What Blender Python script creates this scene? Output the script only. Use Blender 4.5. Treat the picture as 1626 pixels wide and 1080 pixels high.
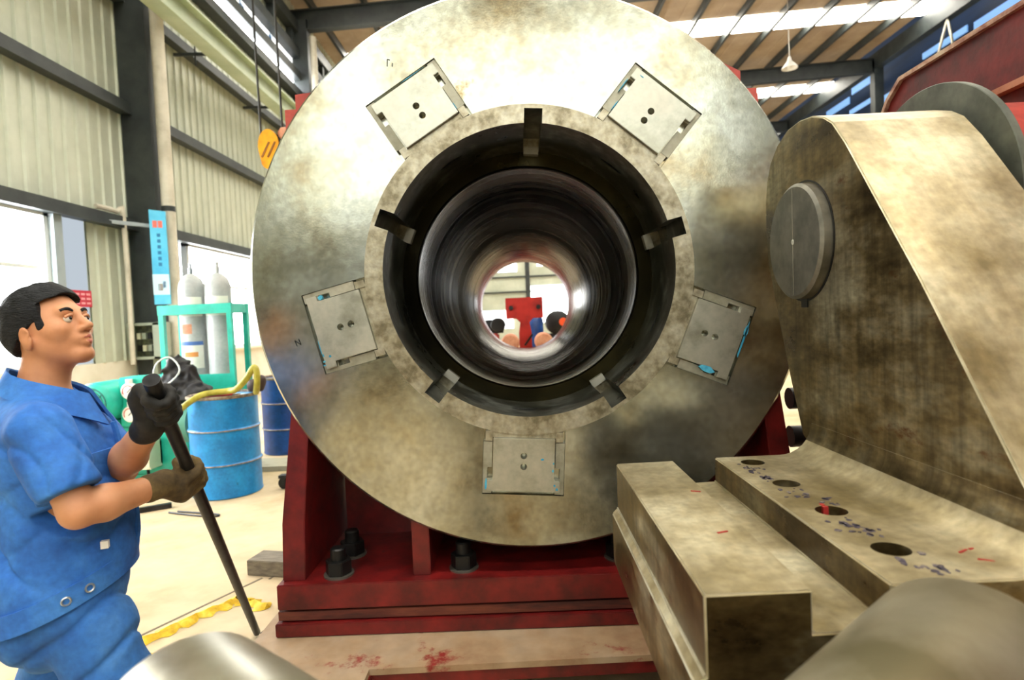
import bpy, bmesh, math, random
import numpy as np
from mathutils import Vector, Matrix, noise as mnoise
random.seed(7); np.random.seed(7)
for _o in list(bpy.data.objects): bpy.data.objects.remove(_o)
S = bpy.context.scene
COL = S.collection
PI = math.pi
R = math.radians

# ------------------------------------------------------------------ camera
cam_d = bpy.data.cameras.new('camera'); cam = bpy.data.objects.new('camera', cam_d); COL.objects.link(cam)
cam_d.sensor_fit = 'HORIZONTAL'; cam_d.sensor_width = 36.0; cam_d.lens = 36.0 * 950.0 / 1626.0
cam_d.clip_start = 0.03; cam_d.clip_end = 200
_yaw, _pit, _rol = R(0.69984), R(-2.20184), R(2.5)
_fw = Vector((-math.sin(_yaw) * math.cos(_pit), math.cos(_yaw) * math.cos(_pit), math.sin(_pit)))
_r0 = Vector((math.cos(_yaw), math.sin(_yaw), 0)); _u0 = _r0.cross(_fw)
_rt = _r0 * math.cos(_rol) - _u0 * math.sin(_rol); _up = _r0 * math.sin(_rol) + _u0 * math.cos(_rol)
_m = Matrix((_rt, _up, -_fw)).transposed().to_4x4(); _m.translation = (0, 0, 1.45)
cam.matrix_world = _m
cam_d.dof.use_dof = True; cam_d.dof.focus_distance = 2.1; cam_d.dof.aperture_fstop = 2.8
S.camera = cam

# ------------------------------------------------------------------ world, light, exposure
SKYLIGHT_E, SIDEWIN_E, REARFILL_E, FARWIN_E = 27.0, 24.0, 4.1, 8.0
W = bpy.data.worlds.new('overcast_sky'); S.world = W; W.use_nodes = True
_bg = W.node_tree.nodes['Background']; _bg.inputs[0].default_value = (0.80, 0.90, 1.0, 1); _bg.inputs[1].default_value = .8
S.view_settings.view_transform = 'Standard'; S.view_settings.look = 'None'
S.view_settings.exposure = -0.28; S.view_settings.gamma = 1.0; S.view_settings.use_curve_mapping = False

# ------------------------------------------------------------------ materials
def lin(h):
    h = h.lstrip('#'); c = [int(h[i:i + 2], 16) / 255 for i in (0, 2, 4)]
    return tuple((x / 12.92 if x <= .04045 else ((x + .055) / 1.055) ** 2.4) for x in c) + (1,)
MATS = {}
def mat(name, c1, c2=None, c3=None, scale=4., detail=6., rough=.55, metal=0., bump=0., bscale=60., stretch=(1, 1, 1),
        p=(.36, .5, .64), spec=.5, emit=None, estr=0., fine=0., fscale=40., rvar=0., spots=None, sscale=7., sthr=.64, coat=0., trans=0., streak=None, samt=.35, mscale=1.):
    if name in MATS: return MATS[name]
    m = bpy.data.materials.new(name); m.use_nodes = True; nt = m.node_tree; N = nt.nodes; L = nt.links
    b = N['Principled BSDF']
    b.inputs['Roughness'].default_value = rough; b.inputs['Metallic'].default_value = metal
    b.inputs['Specular IOR Level'].default_value = spec; b.inputs['Coat Weight'].default_value = coat
    b.inputs['Transmission Weight'].default_value = trans
    tc = N.new('ShaderNodeTexCoord'); mp = N.new('ShaderNodeMapping'); mp.inputs['Scale'].default_value = stretch
    L.new(tc.outputs['Object'], mp.inputs[0])
    n1 = N.new('ShaderNodeTexNoise'); n1.inputs['Scale'].default_value = scale; n1.inputs['Detail'].default_value = detail
    n1.inputs['Roughness'].default_value = .6
    L.new(mp.outputs[0], n1.inputs['Vector'])
    rp = N.new('ShaderNodeValToRGB'); cr = rp.color_ramp
    c2 = c2 or c1; c3 = c3 or c2
    cr.elements[0].position = p[0]; cr.elements[0].color = lin(c1)
    cr.elements[1].position = p[2]; cr.elements[1].color = lin(c3)
    e = cr.elements.new(p[1]); e.color = lin(c2)
    L.new(n1.outputs[0], rp.inputs[0]); out = rp.outputs[0]
    if fine > 0:
        n2 = N.new('ShaderNodeTexNoise'); n2.inputs['Scale'].default_value = fscale; n2.inputs['Detail'].default_value = 4
        L.new(mp.outputs[0], n2.inputs['Vector'])
        mr = N.new('ShaderNodeMapRange'); mr.inputs[1].default_value = .25; mr.inputs[2].default_value = .75
        mr.inputs[3].default_value = 1 - fine; mr.inputs[4].default_value = 1 + fine * .5
        L.new(n2.outputs[0], mr.inputs[0])
        mx = N.new('ShaderNodeMix'); mx.data_type = 'RGBA'; mx.blend_type = 'MULTIPLY'; mx.inputs[0].default_value = 1
        L.new(out, mx.inputs[6]); L.new(mr.outputs[0], mx.inputs[7]); out = mx.outputs[2]
    if streak:
        mp2 = N.new('ShaderNodeMapping'); mp2.inputs['Scale'].default_value = streak; L.new(tc.outputs['Object'], mp2.inputs[0])
        n4 = N.new('ShaderNodeTexNoise'); n4.inputs['Scale'].default_value = mscale; n4.inputs['Detail'].default_value = 9; n4.inputs['Roughness'].default_value = .65
        L.new(mp2.outputs[0], n4.inputs['Vector'])
        mr = N.new('ShaderNodeMapRange'); mr.inputs[1].default_value = .32; mr.inputs[2].default_value = .66
        mr.inputs[3].default_value = 1 - samt; mr.inputs[4].default_value = 1 + samt * .6
        L.new(n4.outputs[0], mr.inputs[0])
        mx = N.new('ShaderNodeMix'); mx.data_type = 'RGBA'; mx.blend_type = 'MULTIPLY'; mx.inputs[0].default_value = 1
        L.new(out, mx.inputs[6]); L.new(mr.outputs[0], mx.inputs[7]); out = mx.outputs[2]
    if spots:
        n3 = N.new('ShaderNodeTexNoise'); n3.inputs['Scale'].default_value = sscale; n3.inputs['Detail'].default_value = 8
        n3.inputs['Roughness'].default_value = .7
        L.new(mp.outputs[0], n3.inputs['Vector'])
        mr = N.new('ShaderNodeMapRange'); mr.inputs[1].default_value = sthr; mr.inputs[2].default_value = sthr + .07
        L.new(n3.outputs[0], mr.inputs[0])
        mx = N.new('ShaderNodeMix'); mx.data_type = 'RGBA'; L.new(mr.outputs[0], mx.inputs[0])
        L.new(out, mx.inputs[6]); mx.inputs[7].default_value = lin(spots); out = mx.outputs[2]
    L.new(out, b.inputs['Base Color'])
    if rvar > 0:
        mr = N.new('ShaderNodeMapRange'); mr.inputs[1].default_value = .3; mr.inputs[2].default_value = .7
        mr.inputs[3].default_value = max(rough - rvar, .05); mr.inputs[4].default_value = min(rough + rvar, 1)
        L.new(n1.outputs[0], mr.inputs[0]); L.new(mr.outputs[0], b.inputs['Roughness'])
    if bump > 0:
        nb = N.new('ShaderNodeTexNoise'); nb.inputs['Scale'].default_value = bscale; nb.inputs['Detail'].default_value = 5
        L.new(mp.outputs[0], nb.inputs['Vector'])
        bp = N.new('ShaderNodeBump'); bp.inputs['Strength'].default_value = bump; bp.inputs['Distance'].default_value = .01
        L.new(nb.outputs[0], bp.inputs['Height']); L.new(bp.outputs[0], b.inputs['Normal'])
    if emit:
        b.inputs['Emission Color'].default_value = lin(emit); b.inputs['Emission Strength'].default_value = estr
    MATS[name] = m
    return m

M_flange = mat('machined_steel_flange', '#897c60', '#acab99', '#bcbfb6', scale=2.1, detail=10, rough=.2, metal=.88, fine=.22, fscale=38, rvar=.05, streak=(1, 1, 1), mscale=5.5, samt=.16, bump=.015, bscale=120, p=(.34, .47, .6), spots='#7d6a42', sscale=3.2, sthr=.66)
M_collar = mat('worn_steel_collar', '#7d745e', '#a8a08a', '#b8b2a0', scale=14, detail=8, rough=.42, metal=.8, fine=.3, fscale=45, bump=.08, bscale=90)
M_plate = mat('milled_plate_steel', '#a3a294', '#b8b8ac', '#c0bdb0', scale=5, detail=6, rough=.38, metal=.82, fine=.1, fscale=40, rvar=.08)
M_pocket = mat('pocket_strip_steel', '#8b8876', '#a29f8e', '#aeaa9a', scale=8, rough=.5, metal=.6, fine=.15)
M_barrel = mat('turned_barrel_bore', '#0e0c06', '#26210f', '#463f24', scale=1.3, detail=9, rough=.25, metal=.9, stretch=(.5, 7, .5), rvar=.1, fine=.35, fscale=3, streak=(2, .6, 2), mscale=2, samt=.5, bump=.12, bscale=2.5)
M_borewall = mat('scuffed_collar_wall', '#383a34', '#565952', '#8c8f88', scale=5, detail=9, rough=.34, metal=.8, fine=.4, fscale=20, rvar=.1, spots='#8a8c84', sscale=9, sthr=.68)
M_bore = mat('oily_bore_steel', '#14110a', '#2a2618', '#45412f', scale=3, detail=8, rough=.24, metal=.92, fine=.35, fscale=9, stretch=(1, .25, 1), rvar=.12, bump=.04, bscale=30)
M_dark = mat('black_oxide', '#0b0b0b', '#141414', '#1c1b19', scale=10, rough=.45, metal=.3)
M_blueink = mat('blue_marking_ink', '#2a86a8', '#3a97bd', '#4fb0cf', scale=30, rough=.6)
M_red = mat('red_machine_paint', '#4a0c0c', '#681212', '#7a1817', scale=6, detail=8, rough=.42, fine=.3, fscale=18, spots='#2b1a12', sscale=5, sthr=.64, bump=.06, bscale=50)
M_redlight = mat('dusty_red_paint', '#8c2a24', '#a83c32', '#b3483c', scale=6, detail=8, rough=.5, fine=.2, spots='#4a2a1c', sscale=6, sthr=.68)
M_redworn = mat('worn_red_plate_top', '#8e6a4e', '#a58a6c', '#a9937a', scale=2.6, detail=9, rough=.5, fine=.18, fscale=14, spots='#842420', sscale=3.3, sthr=.56, p=(.38, .5, .6))
M_redbrown = mat('rusty_layer', '#3a1410', '#5a241a', '#6b3322', scale=9, rough=.55, fine=.3, stretch=(.4, 1, 3))
M_edge = mat('torch_cut_edge', '#7a4034', '#b5907a', '#c9b39a', scale=16, detail=8, rough=.6, stretch=(1, .6, 1), bump=.2, bscale=50)
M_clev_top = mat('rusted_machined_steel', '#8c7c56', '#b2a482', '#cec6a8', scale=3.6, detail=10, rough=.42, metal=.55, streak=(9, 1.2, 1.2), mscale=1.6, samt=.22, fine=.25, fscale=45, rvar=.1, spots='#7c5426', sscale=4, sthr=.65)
M_clev = mat('stained_shaded_steel', '#4a3a22', '#7c6a46', '#a0967a', scale=3.2, detail=10, rough=.36, metal=.86, streak=(1, 16, 1.6), mscale=1.3, samt=.45, fine=.35, fscale=40, rvar=.14, stretch=(1, .8, 1.8), spots='#5f3a18', sscale=4.2, sthr=.6, bump=.04, bscale=60)
M_pin = mat('turned_pin_steel', '#6a685f', '#7d7a70', '#8a877c', scale=9, detail=6, rough=.42, metal=.75, fine=.12)
M_greycollar = mat('grey_cast_disc', '#4d5149', '#5f635a', '#6d7065', scale=8, detail=7, rough=.6, metal=.25, fine=.15)
M_salmon = mat('primed_hub', '#a8694c', '#bd8060', '#c58c6c', scale=7, rough=.6, fine=.15)
M_shaft = mat('polished_shaft_steel', '#7a7256', '#989078', '#a8a28c', scale=5, detail=8, rough=.36, metal=.7)
M_floor = mat('dusty_concrete', '#a8926c', '#bda986', '#c8b796', scale=.9, detail=10, rough=.75, fine=.12, fscale=9, bump=.05, bscale=20, spots='#a58f6c', sscale=1.3, sthr=.68)
M_clad = mat('pale_green_cladding', '#bcc2ae', '#c6cbb8', '#ced2c0', scale=.8, detail=5, rough=.38, metal=.15, fine=.06, fscale=6)
M_masonry = mat('cream_plaster', '#d9d2bd', '#e2dccb', '#e8e3d4', scale=2, rough=.8)
M_frame_dark = mat('dark_green_grey_steel', '#23282a', '#2c3232', '#343a38', scale=3, rough=.5, fine=.1)
M_pipe = mat('cream_downpipe', '#b9b3a0', '#c8c2b0', '#d0cab8', scale=4, rough=.5)
M_crane = mat('light_green_runway', '#9fac8c', '#aab698', '#b2bda2', scale=2, rough=.5)
M_deck = mat('tan_roof_lining', '#a08c76', '#aa9780', '#b4a18a', scale=1.2, rough=.7, fine=.06)
M_blueglass = mat('blue_side_cladding', '#0d1c33', '#12284a', '#17335c', scale=1.5, rough=.4, stretch=(1, .2, 1))
M_skylight = mat('daylit_skylight', '#ffffff', rough=.6, emit='#fffaec', estr=SKYLIGHT_E)
M_pane = mat('daylit_window_pane', '#ffffff', rough=.4, emit='#fbfdff', estr=SIDEWIN_E)
M_rearfill = mat('added_rear_light_pane', '#ffffff', rough=.4, emit='#f6faf2', estr=REARFILL_E)  # glow of the added windows behind the viewer
M_farpane = mat('daylit_far_pane', '#ffffff', rough=.4, emit='#f6fbff', estr=FARWIN_E)
M_bluepane = mat('daylit_blue_pane', '#9cc4ee', rough=.4, emit='#5f9be0', estr=.8)
M_winframe = mat('white_window_frame', '#d4d8d6', rough=.5)
M_winpost = mat('blue_grey_post', '#8e9aa0', '#99a4a8', scale=3, rough=.5)
M_teal = mat('teal_machine_paint', '#18a08c', '#1fb09a', '#2bbaa6', scale=5, rough=.4, fine=.1, fscale=15)
M_gas = mat('grey_gas_bottle', '#9aa0a0', '#a6abaa', '#b0b4b2', scale=5, rough=.4, fine=.06)
M_label = mat('paper_label', '#d9d8cc', '#e4e3d8', rough=.7)
M_labelblue = mat('label_blue', '#4a6fb0', rough=.6)
M_labelorange = mat('label_orange', '#d98c4a', rough=.6)
M_white = mat('white_enamel', '#e8e6e0', rough=.4)
M_gaugered = mat('gauge_red_print', '#c0483c', rough=.5)
M_drum = mat('bright_blue_drum', '#0d72b4', '#1482c6', '#1e90d2', scale=5, detail=8, rough=.38, fine=.12, spots='#123452', sscale=9, sthr=.63)
M_drum2 = mat('navy_drum', '#0a2e64', '#0e3a7a', '#12458a', scale=5, rough=.4, fine=.15, spots='#0a1626', sscale=7, sthr=.66)
M_rim = mat('scuffed_drum_rim', '#5f5a50', '#8a7a68', '#a89a88', scale=20, rough=.5, metal=.4)
M_hose = mat('olive_yellow_hose', '#8a8420', '#a49c34', '#b0a848', scale=12, rough=.5)
M_clearhose = mat('clear_hose', '#c9d2cc', rough=.25)
M_rag = mat('oily_black_rag', '#0c0c0e', '#17171a', '#222226', scale=9, rough=.6)
M_redrag = mat('red_cloth', '#c2342c', rough=.7)
M_boxgrey = mat('grey_control_box', '#8f9786', '#9ba392', scale=4, rough=.5)
M_boxin = mat('control_box_interior', '#23261c', '#3d3f2c', '#565a3a', scale=22, rough=.6)
M_poster = mat('poster_blue', '#3fa6cf', '#52b6da', '#66c4e2', scale=1.5, rough=.5)
M_posterpale = mat('poster_pale', '#bfe2ee', rough=.5)
M_posterred = mat('poster_red_print', '#e06a58', rough=.5)
M_posterdark = mat('poster_dark_print', '#1d6f9c', rough=.5)
M_signred = mat('red_sign', '#b8283c', '#c43448', rough=.5)
M_yellow = mat('yellow_strap', '#c8a010', '#e0bc1c', '#ecd04a', scale=14, rough=.7, fine=.2)
M_hook = mat('orange_yellow_hook', '#c47a06', '#e0960c', '#eca414', scale=6, rough=.4)
M_timber = mat('grey_timber', '#5c554a', '#6f675a', '#7c7464', scale=10, stretch=(1, 6, 6), rough=.8)
M_iron = mat('dark_iron', '#1a1a1c', '#26272a', '#323336', scale=14, rough=.42, metal=.5, fine=.15)
M_cable = mat('wire_rope', '#3d3d3a', rough=.6, metal=.4)
M_orange = mat('glowing_orange_end', '#e0501a', rough=.5)
M_skin = mat('skin', '#c08058', '#cc8e66', '#d29870', scale=7, rough=.5, fine=.06, fscale=30)
M_lip = mat('lip', '#a85a4c', rough=.5)
M_hair = mat('black_hair', '#0c0d0f', '#14161a', '#1e2024', scale=30, stretch=(1, 1, 3), rough=.7, bump=.6, bscale=90, spec=.3)
M_eyew = mat('eye_white', '#d8d0c4', rough=.3)
M_iris = mat('dark_iris', '#120c08', rough=.2)
M_jacket = mat('blue_work_cotton', '#1f58a8', '#2b6cc2', '#4082d2', scale=4.5, detail=8, rough=.8, fine=.2, fscale=60, bump=.7, bscale=11, spots='#5c7288', sscale=3.5, sthr=.68)
M_trouser = mat('faded_blue_trousers', '#235aa4', '#2f6cb8', '#4a82c2', scale=4, detail=8, rough=.85, fine=.2, fscale=60, bump=.7, bscale=11, spots='#6c7884', sscale=4, sthr=.62)
M_gloveb = mat('black_work_glove', '#0e0d0c', '#171614', '#262320', scale=20, rough=.75, bump=.2, bscale=60)
M_glovet = mat('soiled_brown_glove', '#3c2f1a', '#544326', '#6a5833', scale=18, rough=.85, bump=.2, bscale=60)
M_shoe = mat('black_shoe', '#121212', '#1c1b1a', rough=.5)
M_silver = mat('silver_ring', '#b9c4cc', rough=.3, metal=.8)

# ------------------------------------------------------------------ mesh helpers
class MB:
    def __init__(s): s.v = []; s.f = []; s.sm = []
    def add(s, vs, fs, smooth=False):
        o = len(s.v); s.v += [tuple(v) for v in vs]
        s.f += [tuple(i + o for i in f) for f in fs]; s.sm += [smooth] * len(fs); return s
    def box(s, x0, x1, y0, y1, z0, z1):
        vs = [(x, y, z) for z in (z0, z1) for y in (y0, y1) for x in (x0, x1)]
        return s.add(vs, [(0, 2, 3, 1), (4, 5, 7, 6), (0, 1, 5, 4), (2, 6, 7, 3), (0, 4, 6, 2), (1, 3, 7, 5)])
    def bar(s, a, b, w, h, up=(0, 0, 1)):
        a = Vector(a); b = Vector(b); d = (b - a).normalized(); u = Vector(up)
        sd = d.cross(u)
        if sd.length < 1e-4: sd = d.cross(Vector((1, 0, 0)))
        sd.normalize(); u = sd.cross(d)
        vs = [p + sd * sx * w / 2 + u * sz * h / 2 for p in (a, b) for sx, sz in ((-1, -1), (1, -1), (1, 1), (-1, 1))]
        return s.add(vs, [(3, 2, 1, 0), (4, 5, 6, 7), (0, 1, 5, 4), (1, 2, 6, 5), (2, 3, 7, 6), (3, 0, 4, 7)])
    def prism(s, poly, axis, a, b):
        """poly: list of 2D points in the plane across `axis`, extruded from a to b"""
        def P(p, t):
            return {'x': (t, p[0], p[1]), 'y': (p[0], t, p[1]), 'z': (p[0], p[1], t)}[axis]
        n = len(poly); vs = [P(p, a) for p in poly] + [P(p, b) for p in poly]
        fs = [tuple(range(n)), tuple(range(2 * n - 1, n - 1, -1))] + [(i, n + i, n + (i + 1) % n, (i + 1) % n) for i in range(n)]
        return s.add(vs, fs)
    def lathe(s, prof, c=(0, 0, 0), axis='z', n=32, closed=False, smooth=True, a0=0., a1=2 * PI):
        """prof: list of (r, t) ; rotates around axis through c"""
        full = abs(a1 - a0 - 2 * PI) < 1e-6; k = n if full else n + 1
        vs = []
        for i in range(k):
            a = a0 + (a1 - a0) * i / n; ca, sa = math.cos(a), math.sin(a)
            for r, t in prof:
                if axis == 'z': vs.append((c[0] + r * ca, c[1] + r * sa, c[2] + t))
                elif axis == 'y': vs.append((c[0] + r * ca, c[1] + t, c[2] + r * sa))
                else: vs.append((c[0] + t, c[1] + r * ca, c[2] + r * sa))
        m = len(prof); fs = []
        for i in range(n):
            j = (i + 1) % k
            for q in range(m - (0 if closed else 1)):
                q2 = (q + 1) % m; fs.append((i * m + q, j * m + q, j * m + q2, i * m + q2))
        return s.add(vs, fs, smooth)
    def cyl(s, a, b, r, n=20, r2=None, smooth=True):
        a = Vector(a); b = Vector(b); d = (b - a).normalized(); r2 = r if r2 is None else r2
        u = d.orthogonal().normalized(); w = d.cross(u)
        vs = [a + (u * math.cos(2 * PI * i / n) + w * math.sin(2 * PI * i / n)) * r for i in range(n)]
        vs += [b + (u * math.cos(2 * PI * i / n) + w * math.sin(2 * PI * i / n)) * r2 for i in range(n)]
        s.add(vs, [(i, (i + 1) % n, n + (i + 1) % n, n + i) for i in range(n)], smooth)
        s.add(vs[:n], [tuple(range(n - 1, -1, -1))]); s.add(vs[n:], [tuple(range(n))]); return s
    def tube(s, pts, r, n=10, smooth_path=4):
        P = [Vector(p) for p in pts]
        if smooth_path > 1 and len(P) > 2:
            Q = []
            for i in range(len(P) - 1):
                p0 = P[max(i - 1, 0)]; p1 = P[i]; p2 = P[i + 1]; p3 = P[min(i + 2, len(P) - 1)]
                for k in range(smooth_path):
                    t = k / smooth_path
                    Q.append(.5 * ((2 * p1) + (p2 - p0) * t + (2 * p0 - 5 * p1 + 4 * p2 - p3) * t * t + (3 * p1 - p0 - 3 * p2 + p3) * t ** 3))
            Q.append(P[-1]); P = Q
        vs = []; u = None
        for i, p in enumerate(P):
            d = (P[min(i + 1, len(P) - 1)] - P[max(i - 1, 0)]).normalized()
            if u is None: u = d.orthogonal().normalized()
            u = (u - d * u.dot(d)).normalized(); w = d.cross(u)
            vs += [p + (u * math.cos(2 * PI * k / n) + w * math.sin(2 * PI * k / n)) * r for k in range(n)]
        fs = [(i * n + k, i * n + (k + 1) % n, (i + 1) * n + (k + 1) % n, (i + 1) * n + k) for i in range(len(P) - 1) for k in range(n)]
        s.add(vs, fs, True)
        s.add(vs[:n], [tuple(range(n - 1, -1, -1))]); s.add(vs[-n:], [tuple(range(n))]); return s
    def mesh(s, name, m=None, bevel=0.):
        me = bpy.data.meshes.new(name); me.from_pydata(s.v, [], s.f)
        me.polygons.foreach_set('use_smooth', s.sm)
        bm = bmesh.new(); bm.from_mesh(me); bmesh.ops.remove_doubles(bm, verts=bm.verts, dist=1e-5)
        bmesh.ops.recalc_face_normals(bm, faces=bm.faces)
        if bevel > 0:
            es = [e for e in bm.edges if len(e.link_faces) == 2 and e.calc_face_angle(0) > .5]
            bmesh.ops.bevel(bm, geom=es, offset=bevel, segments=2, affect='EDGES', clamp_overlap=True)
        for e in bm.edges:
            if len(e.link_faces) == 2: e.smooth = e.calc_face_angle(0) < R(38)
        bm.to_mesh(me); bm.free()
        if m: me.materials.append(m)
        return me
    def build(s, name, m, parent=None, bevel=0.):
        return link(name, s.mesh(name, m, bevel), parent)

def link(name, me, parent=None):
    o = bpy.data.objects.new(name, me); COL.objects.link(o)
    if parent is not None:
        o.parent = parent; o.matrix_parent_inverse = world_of(parent).inverted()
    return o
def world_of(o):
    m = o.matrix_basis.copy()
    if o.parent is not None: m = world_of(o.parent) @ o.matrix_parent_inverse @ m
    return m
def tag(o, label, cat, group=None):
    o['label'] = label; o['category'] = cat
    if group: o['group'] = group
    return o
def empty(name, loc, label, cat, group=None, rz=0.):
    o = bpy.data.objects.new(name, None); COL.objects.link(o); o.location = loc; o.rotation_euler = (0, 0, rz)
    o.empty_display_size = .1
    return tag(o, label, cat, group)
def struct(o): o['kind'] = 'structure'; return o
def cut(obj, cutters):
    """real boolean cuts; the cutting shapes are removed again"""
    me = MB()
    for c in cutters: me.add(c.v, c.f)
    tmp = bpy.data.objects.new('cutting_tool', me.mesh('cutting_tool')); COL.objects.link(tmp)
    md = obj.modifiers.new('cut', 'BOOLEAN'); md.operation = 'DIFFERENCE'; md.object = tmp; md.solver = 'EXACT'
    bpy.context.view_layer.update(); dg = bpy.context.evaluated_depsgraph_get()
    new = bpy.data.meshes.new_from_object(obj.evaluated_get(dg)); obj.modifiers.clear()
    bm = bmesh.new(); bm.from_mesh(new)
    for e in bm.edges:
        if len(e.link_faces) == 2: e.smooth = e.calc_face_angle(0) < R(30)
    for f in bm.faces: f.smooth = True
    bm.to_mesh(new); bm.free()
    old = obj.data; obj.data = new; bpy.data.meshes.remove(old); bpy.data.objects.remove(tmp)
def polar_xf(mb, phi, c):
    """local (u, y, r) -> world, r radial at angle phi around the +Y axis through c"""
    cr, sr = math.cos(phi), math.sin(phi)
    mb.v = [(c[0] + r * cr + u * sr, c[1] + y, c[2] + r * sr - u * cr) for u, y, r in mb.v]
    return mb

# ================================================================== THE HALL
XW, YR, YF, XR = -5.8, -9.0, 40.0, 15.4
fl = struct(MB().box(XW - .3, XR + .3, YR - 6, YF + .4, -.3, 0).build('floor', M_floor))
jm = MB()
for (a, b) in (((-1.55, 3.4), (-2.2, 2.2)), ((-5.6, 6.5), (-1.0, 6.5)), ((-1.50, 3.38), (-.2, 9.0))):
    jm.bar((a[0], a[1], .0008), (b[0], b[1], .0008), .014, .002)
jm.build('floor_joint', mat('joint_filler', '#6d6250', rough=.8), fl)

def roofz(x): return 9.9 + .045 * x
# ---- left wall: plinth, cladding sheets, girts, windows
wl = struct(MB().box(XW - .24, XW, YR, YF, 0, 1.06).build('wall_left', M_masonry))
def sheet(h):
    b = MB(); prof = [(0, 0)]
    for k in range(4):
        y = .225 * k
        prof += [(y + .14, 0), (y + .155, .028), (y + .195, .028), (y + .21, 0)]
    prof.append((.9, 0))
    vs = [(x, y, z) for z in (0, h) for y, x in prof] + [(-.03, y, z) for z in (0, h) for y in (0, .9)]
    n = len(prof); fs = [(i, i + 1, n + i + 1, n + i) for i in range(n - 1)] + [(2 * n, 2 * n + 2, 2 * n + 3, 2 * n + 1)]
    return b.add(vs, fs).mesh('cladding_sheet', M_clad)
sh_up, sh_lo = sheet(7.4), sheet(2.0)
win_left = [(2.9, 7.4), (10.5, 15.3), (17.7, 22.3)]
y = YR
while y < YF - .5:
    o = link('cladding_sheet', sh_up, wl); o.location = (XW, y, 3.06)
    if not any(a - .85 < y < b - .05 for a, b in win_left):
        o = link('cladding_sheet', sh_lo, wl); o.location = (XW, y, 1.06)
    y += .9
k = 0
for z in (3.06, 4.78, 6.42):
    k += 1
    g = MB().bar((XW + .11, YR, z), (XW + .11, YF, z), .16, .16)
    g.bar((XW + .19, YR, z - .06), (XW + .19, YF, z - .06), .03, .06)
    struct(g.build('trim_%d' % k, M_frame_dark))
# clerestory of the left wall, framed by dark rails
for z0, z1 in ((7.55, 7.74), (8.02, 8.24), (8.62, 8.86), (9.3, 9.6)):
    k += 1
    struct(MB().box(XW + .02, XW + .26, YR, YF, z0, z1).build('trim_%d' % k, M_frame_dark))
wn = 1
cw = struct(MB().box(XW + .035, XW + .05, YR, YF, 7.74, 8.02).build('window_%d' % wn, M_pane))
M_foliage = mat('backlit_foliage_pane', '#2a4a6a', '#e6eef2', '#ffffff', scale=3.2, detail=3, rough=.5, p=(.36, .42, .5))
_nt = M_foliage.node_tree; _rp = [n for n in _nt.nodes if n.type == 'VALTORGB'][0]
_nt.links.new(_rp.outputs[0], _nt.nodes['Principled BSDF'].inputs['Emission Color']); _nt.nodes['Principled BSDF'].inputs['Emission Strength'].default_value = 2.2
wn += 1
struct(MB().box(XW + .035, XW + .05, YR, YF, 8.24, 8.62).build('window_%d' % wn, M_foliage))
yy = YR + .6
while yy < YF:
    MB().box(XW + .02, XW + .2, yy - .06, yy + .06, 8.86, 9.3).build('post', M_frame_dark, wl); yy += 1.22
for a, b in win_left:
    wn += 1
    w = struct(MB().box(XW - .10, XW - .08, a, b, 1.08, 3.0).build('window_%d' % wn, M_pane))
    fr = MB().box(XW - .12, XW + .03, a, b, 1.06, 1.14).box(XW - .12, XW + .03, a, b, 2.94, 3.02)
    fr.box(XW - .12, XW + .03, a, a + .07, 1.06, 3.0).box(XW - .12, XW + .03, b - .07, b, 1.06, 3.0)
    fr.build('window_frame', M_winframe, w)
    nmul = 4
    for i in range(1, nmul):
        yy = a + (b - a) * i / nmul
        MB().box(XW - .12, XW - .02, yy - .025, yy + .025, 1.1, 3.0).build('mullion', M_winframe, w)
    MB().box(XW - .12, XW - .03, a, b, 2.28, 2.33).build('transom', M_winframe, w)
    MB().box(XW - .05, XW + .1, a - .05, b + .05, 1.03, 1.075).build('window_sill', M_masonry, w)
    MB().box(XW - .03, XW + .10, b, b + .14, 1.06, 3.0).build('post', M_winpost, w)
# ---- steel columns with downpipes
for i, (yc, lab) in enumerate(((1.8, 'dark steel wall column at the left, nearest the viewer'), (9.1, 'dark steel wall column behind the blue poster and control box'),
                               (16.4, 'dark steel wall column far along the left wall, high behind the flange'))):
    c = MB().box(-5.76, -5.74, yc - .16, yc + .16, 0, roofz(-5.7)).box(-5.36, -5.33, yc - .16, yc + .16, 0, roofz(-5.5)).box(-5.75, -5.35, yc - .02, yc + .02, 0, roofz(-5.6))
    c.box(-5.74, -5.36, yc - .16, yc - .13, 0, roofz(-5.6))
    tag(c.build('steel_column', M_frame_dark), lab, 'column', 'steel wall columns')
    if i > 0:
        d = empty('downpipe', (-5.208, yc - .05, 0), ['', 'cream rain downpipe beside the column with the blue poster', 'cream rain downpipe seen high behind the flange'][i], 'pipe', 'rain downpipes')
        MB().cyl((-5.208, yc - .05, .05), (-5.208, yc - .05, 9.2), .092, 20).build('pipe', M_pipe, d)
        for zz in (3.3, 6.5): MB().lathe([(.0925, -.04), (.097, -.04), (.097, .04), (.0925, .04)], (-5.208, yc - .05, zz), 'z', 20).build('pipe_clamp', M_frame_dark, d)
sp = empty('thin_conduit', (-5.6, 8.55, 1.0), 'thin cream conduit with an elbow left of the dark column', 'pipe')
MB().tube([(-5.62, 8.62, 1.0), (-5.62, 8.62, 3.1), (-5.66, 8.55, 3.2), (-5.72, 8.2, 3.22)], .035, 8, 3).build('pipe', M_pipe, sp)
MB().bar((-5.75, 8.1, 3.02), (-5.3, 8.9, 3.02), .05, .05).build('bracket', M_winpost, sp)
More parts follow.
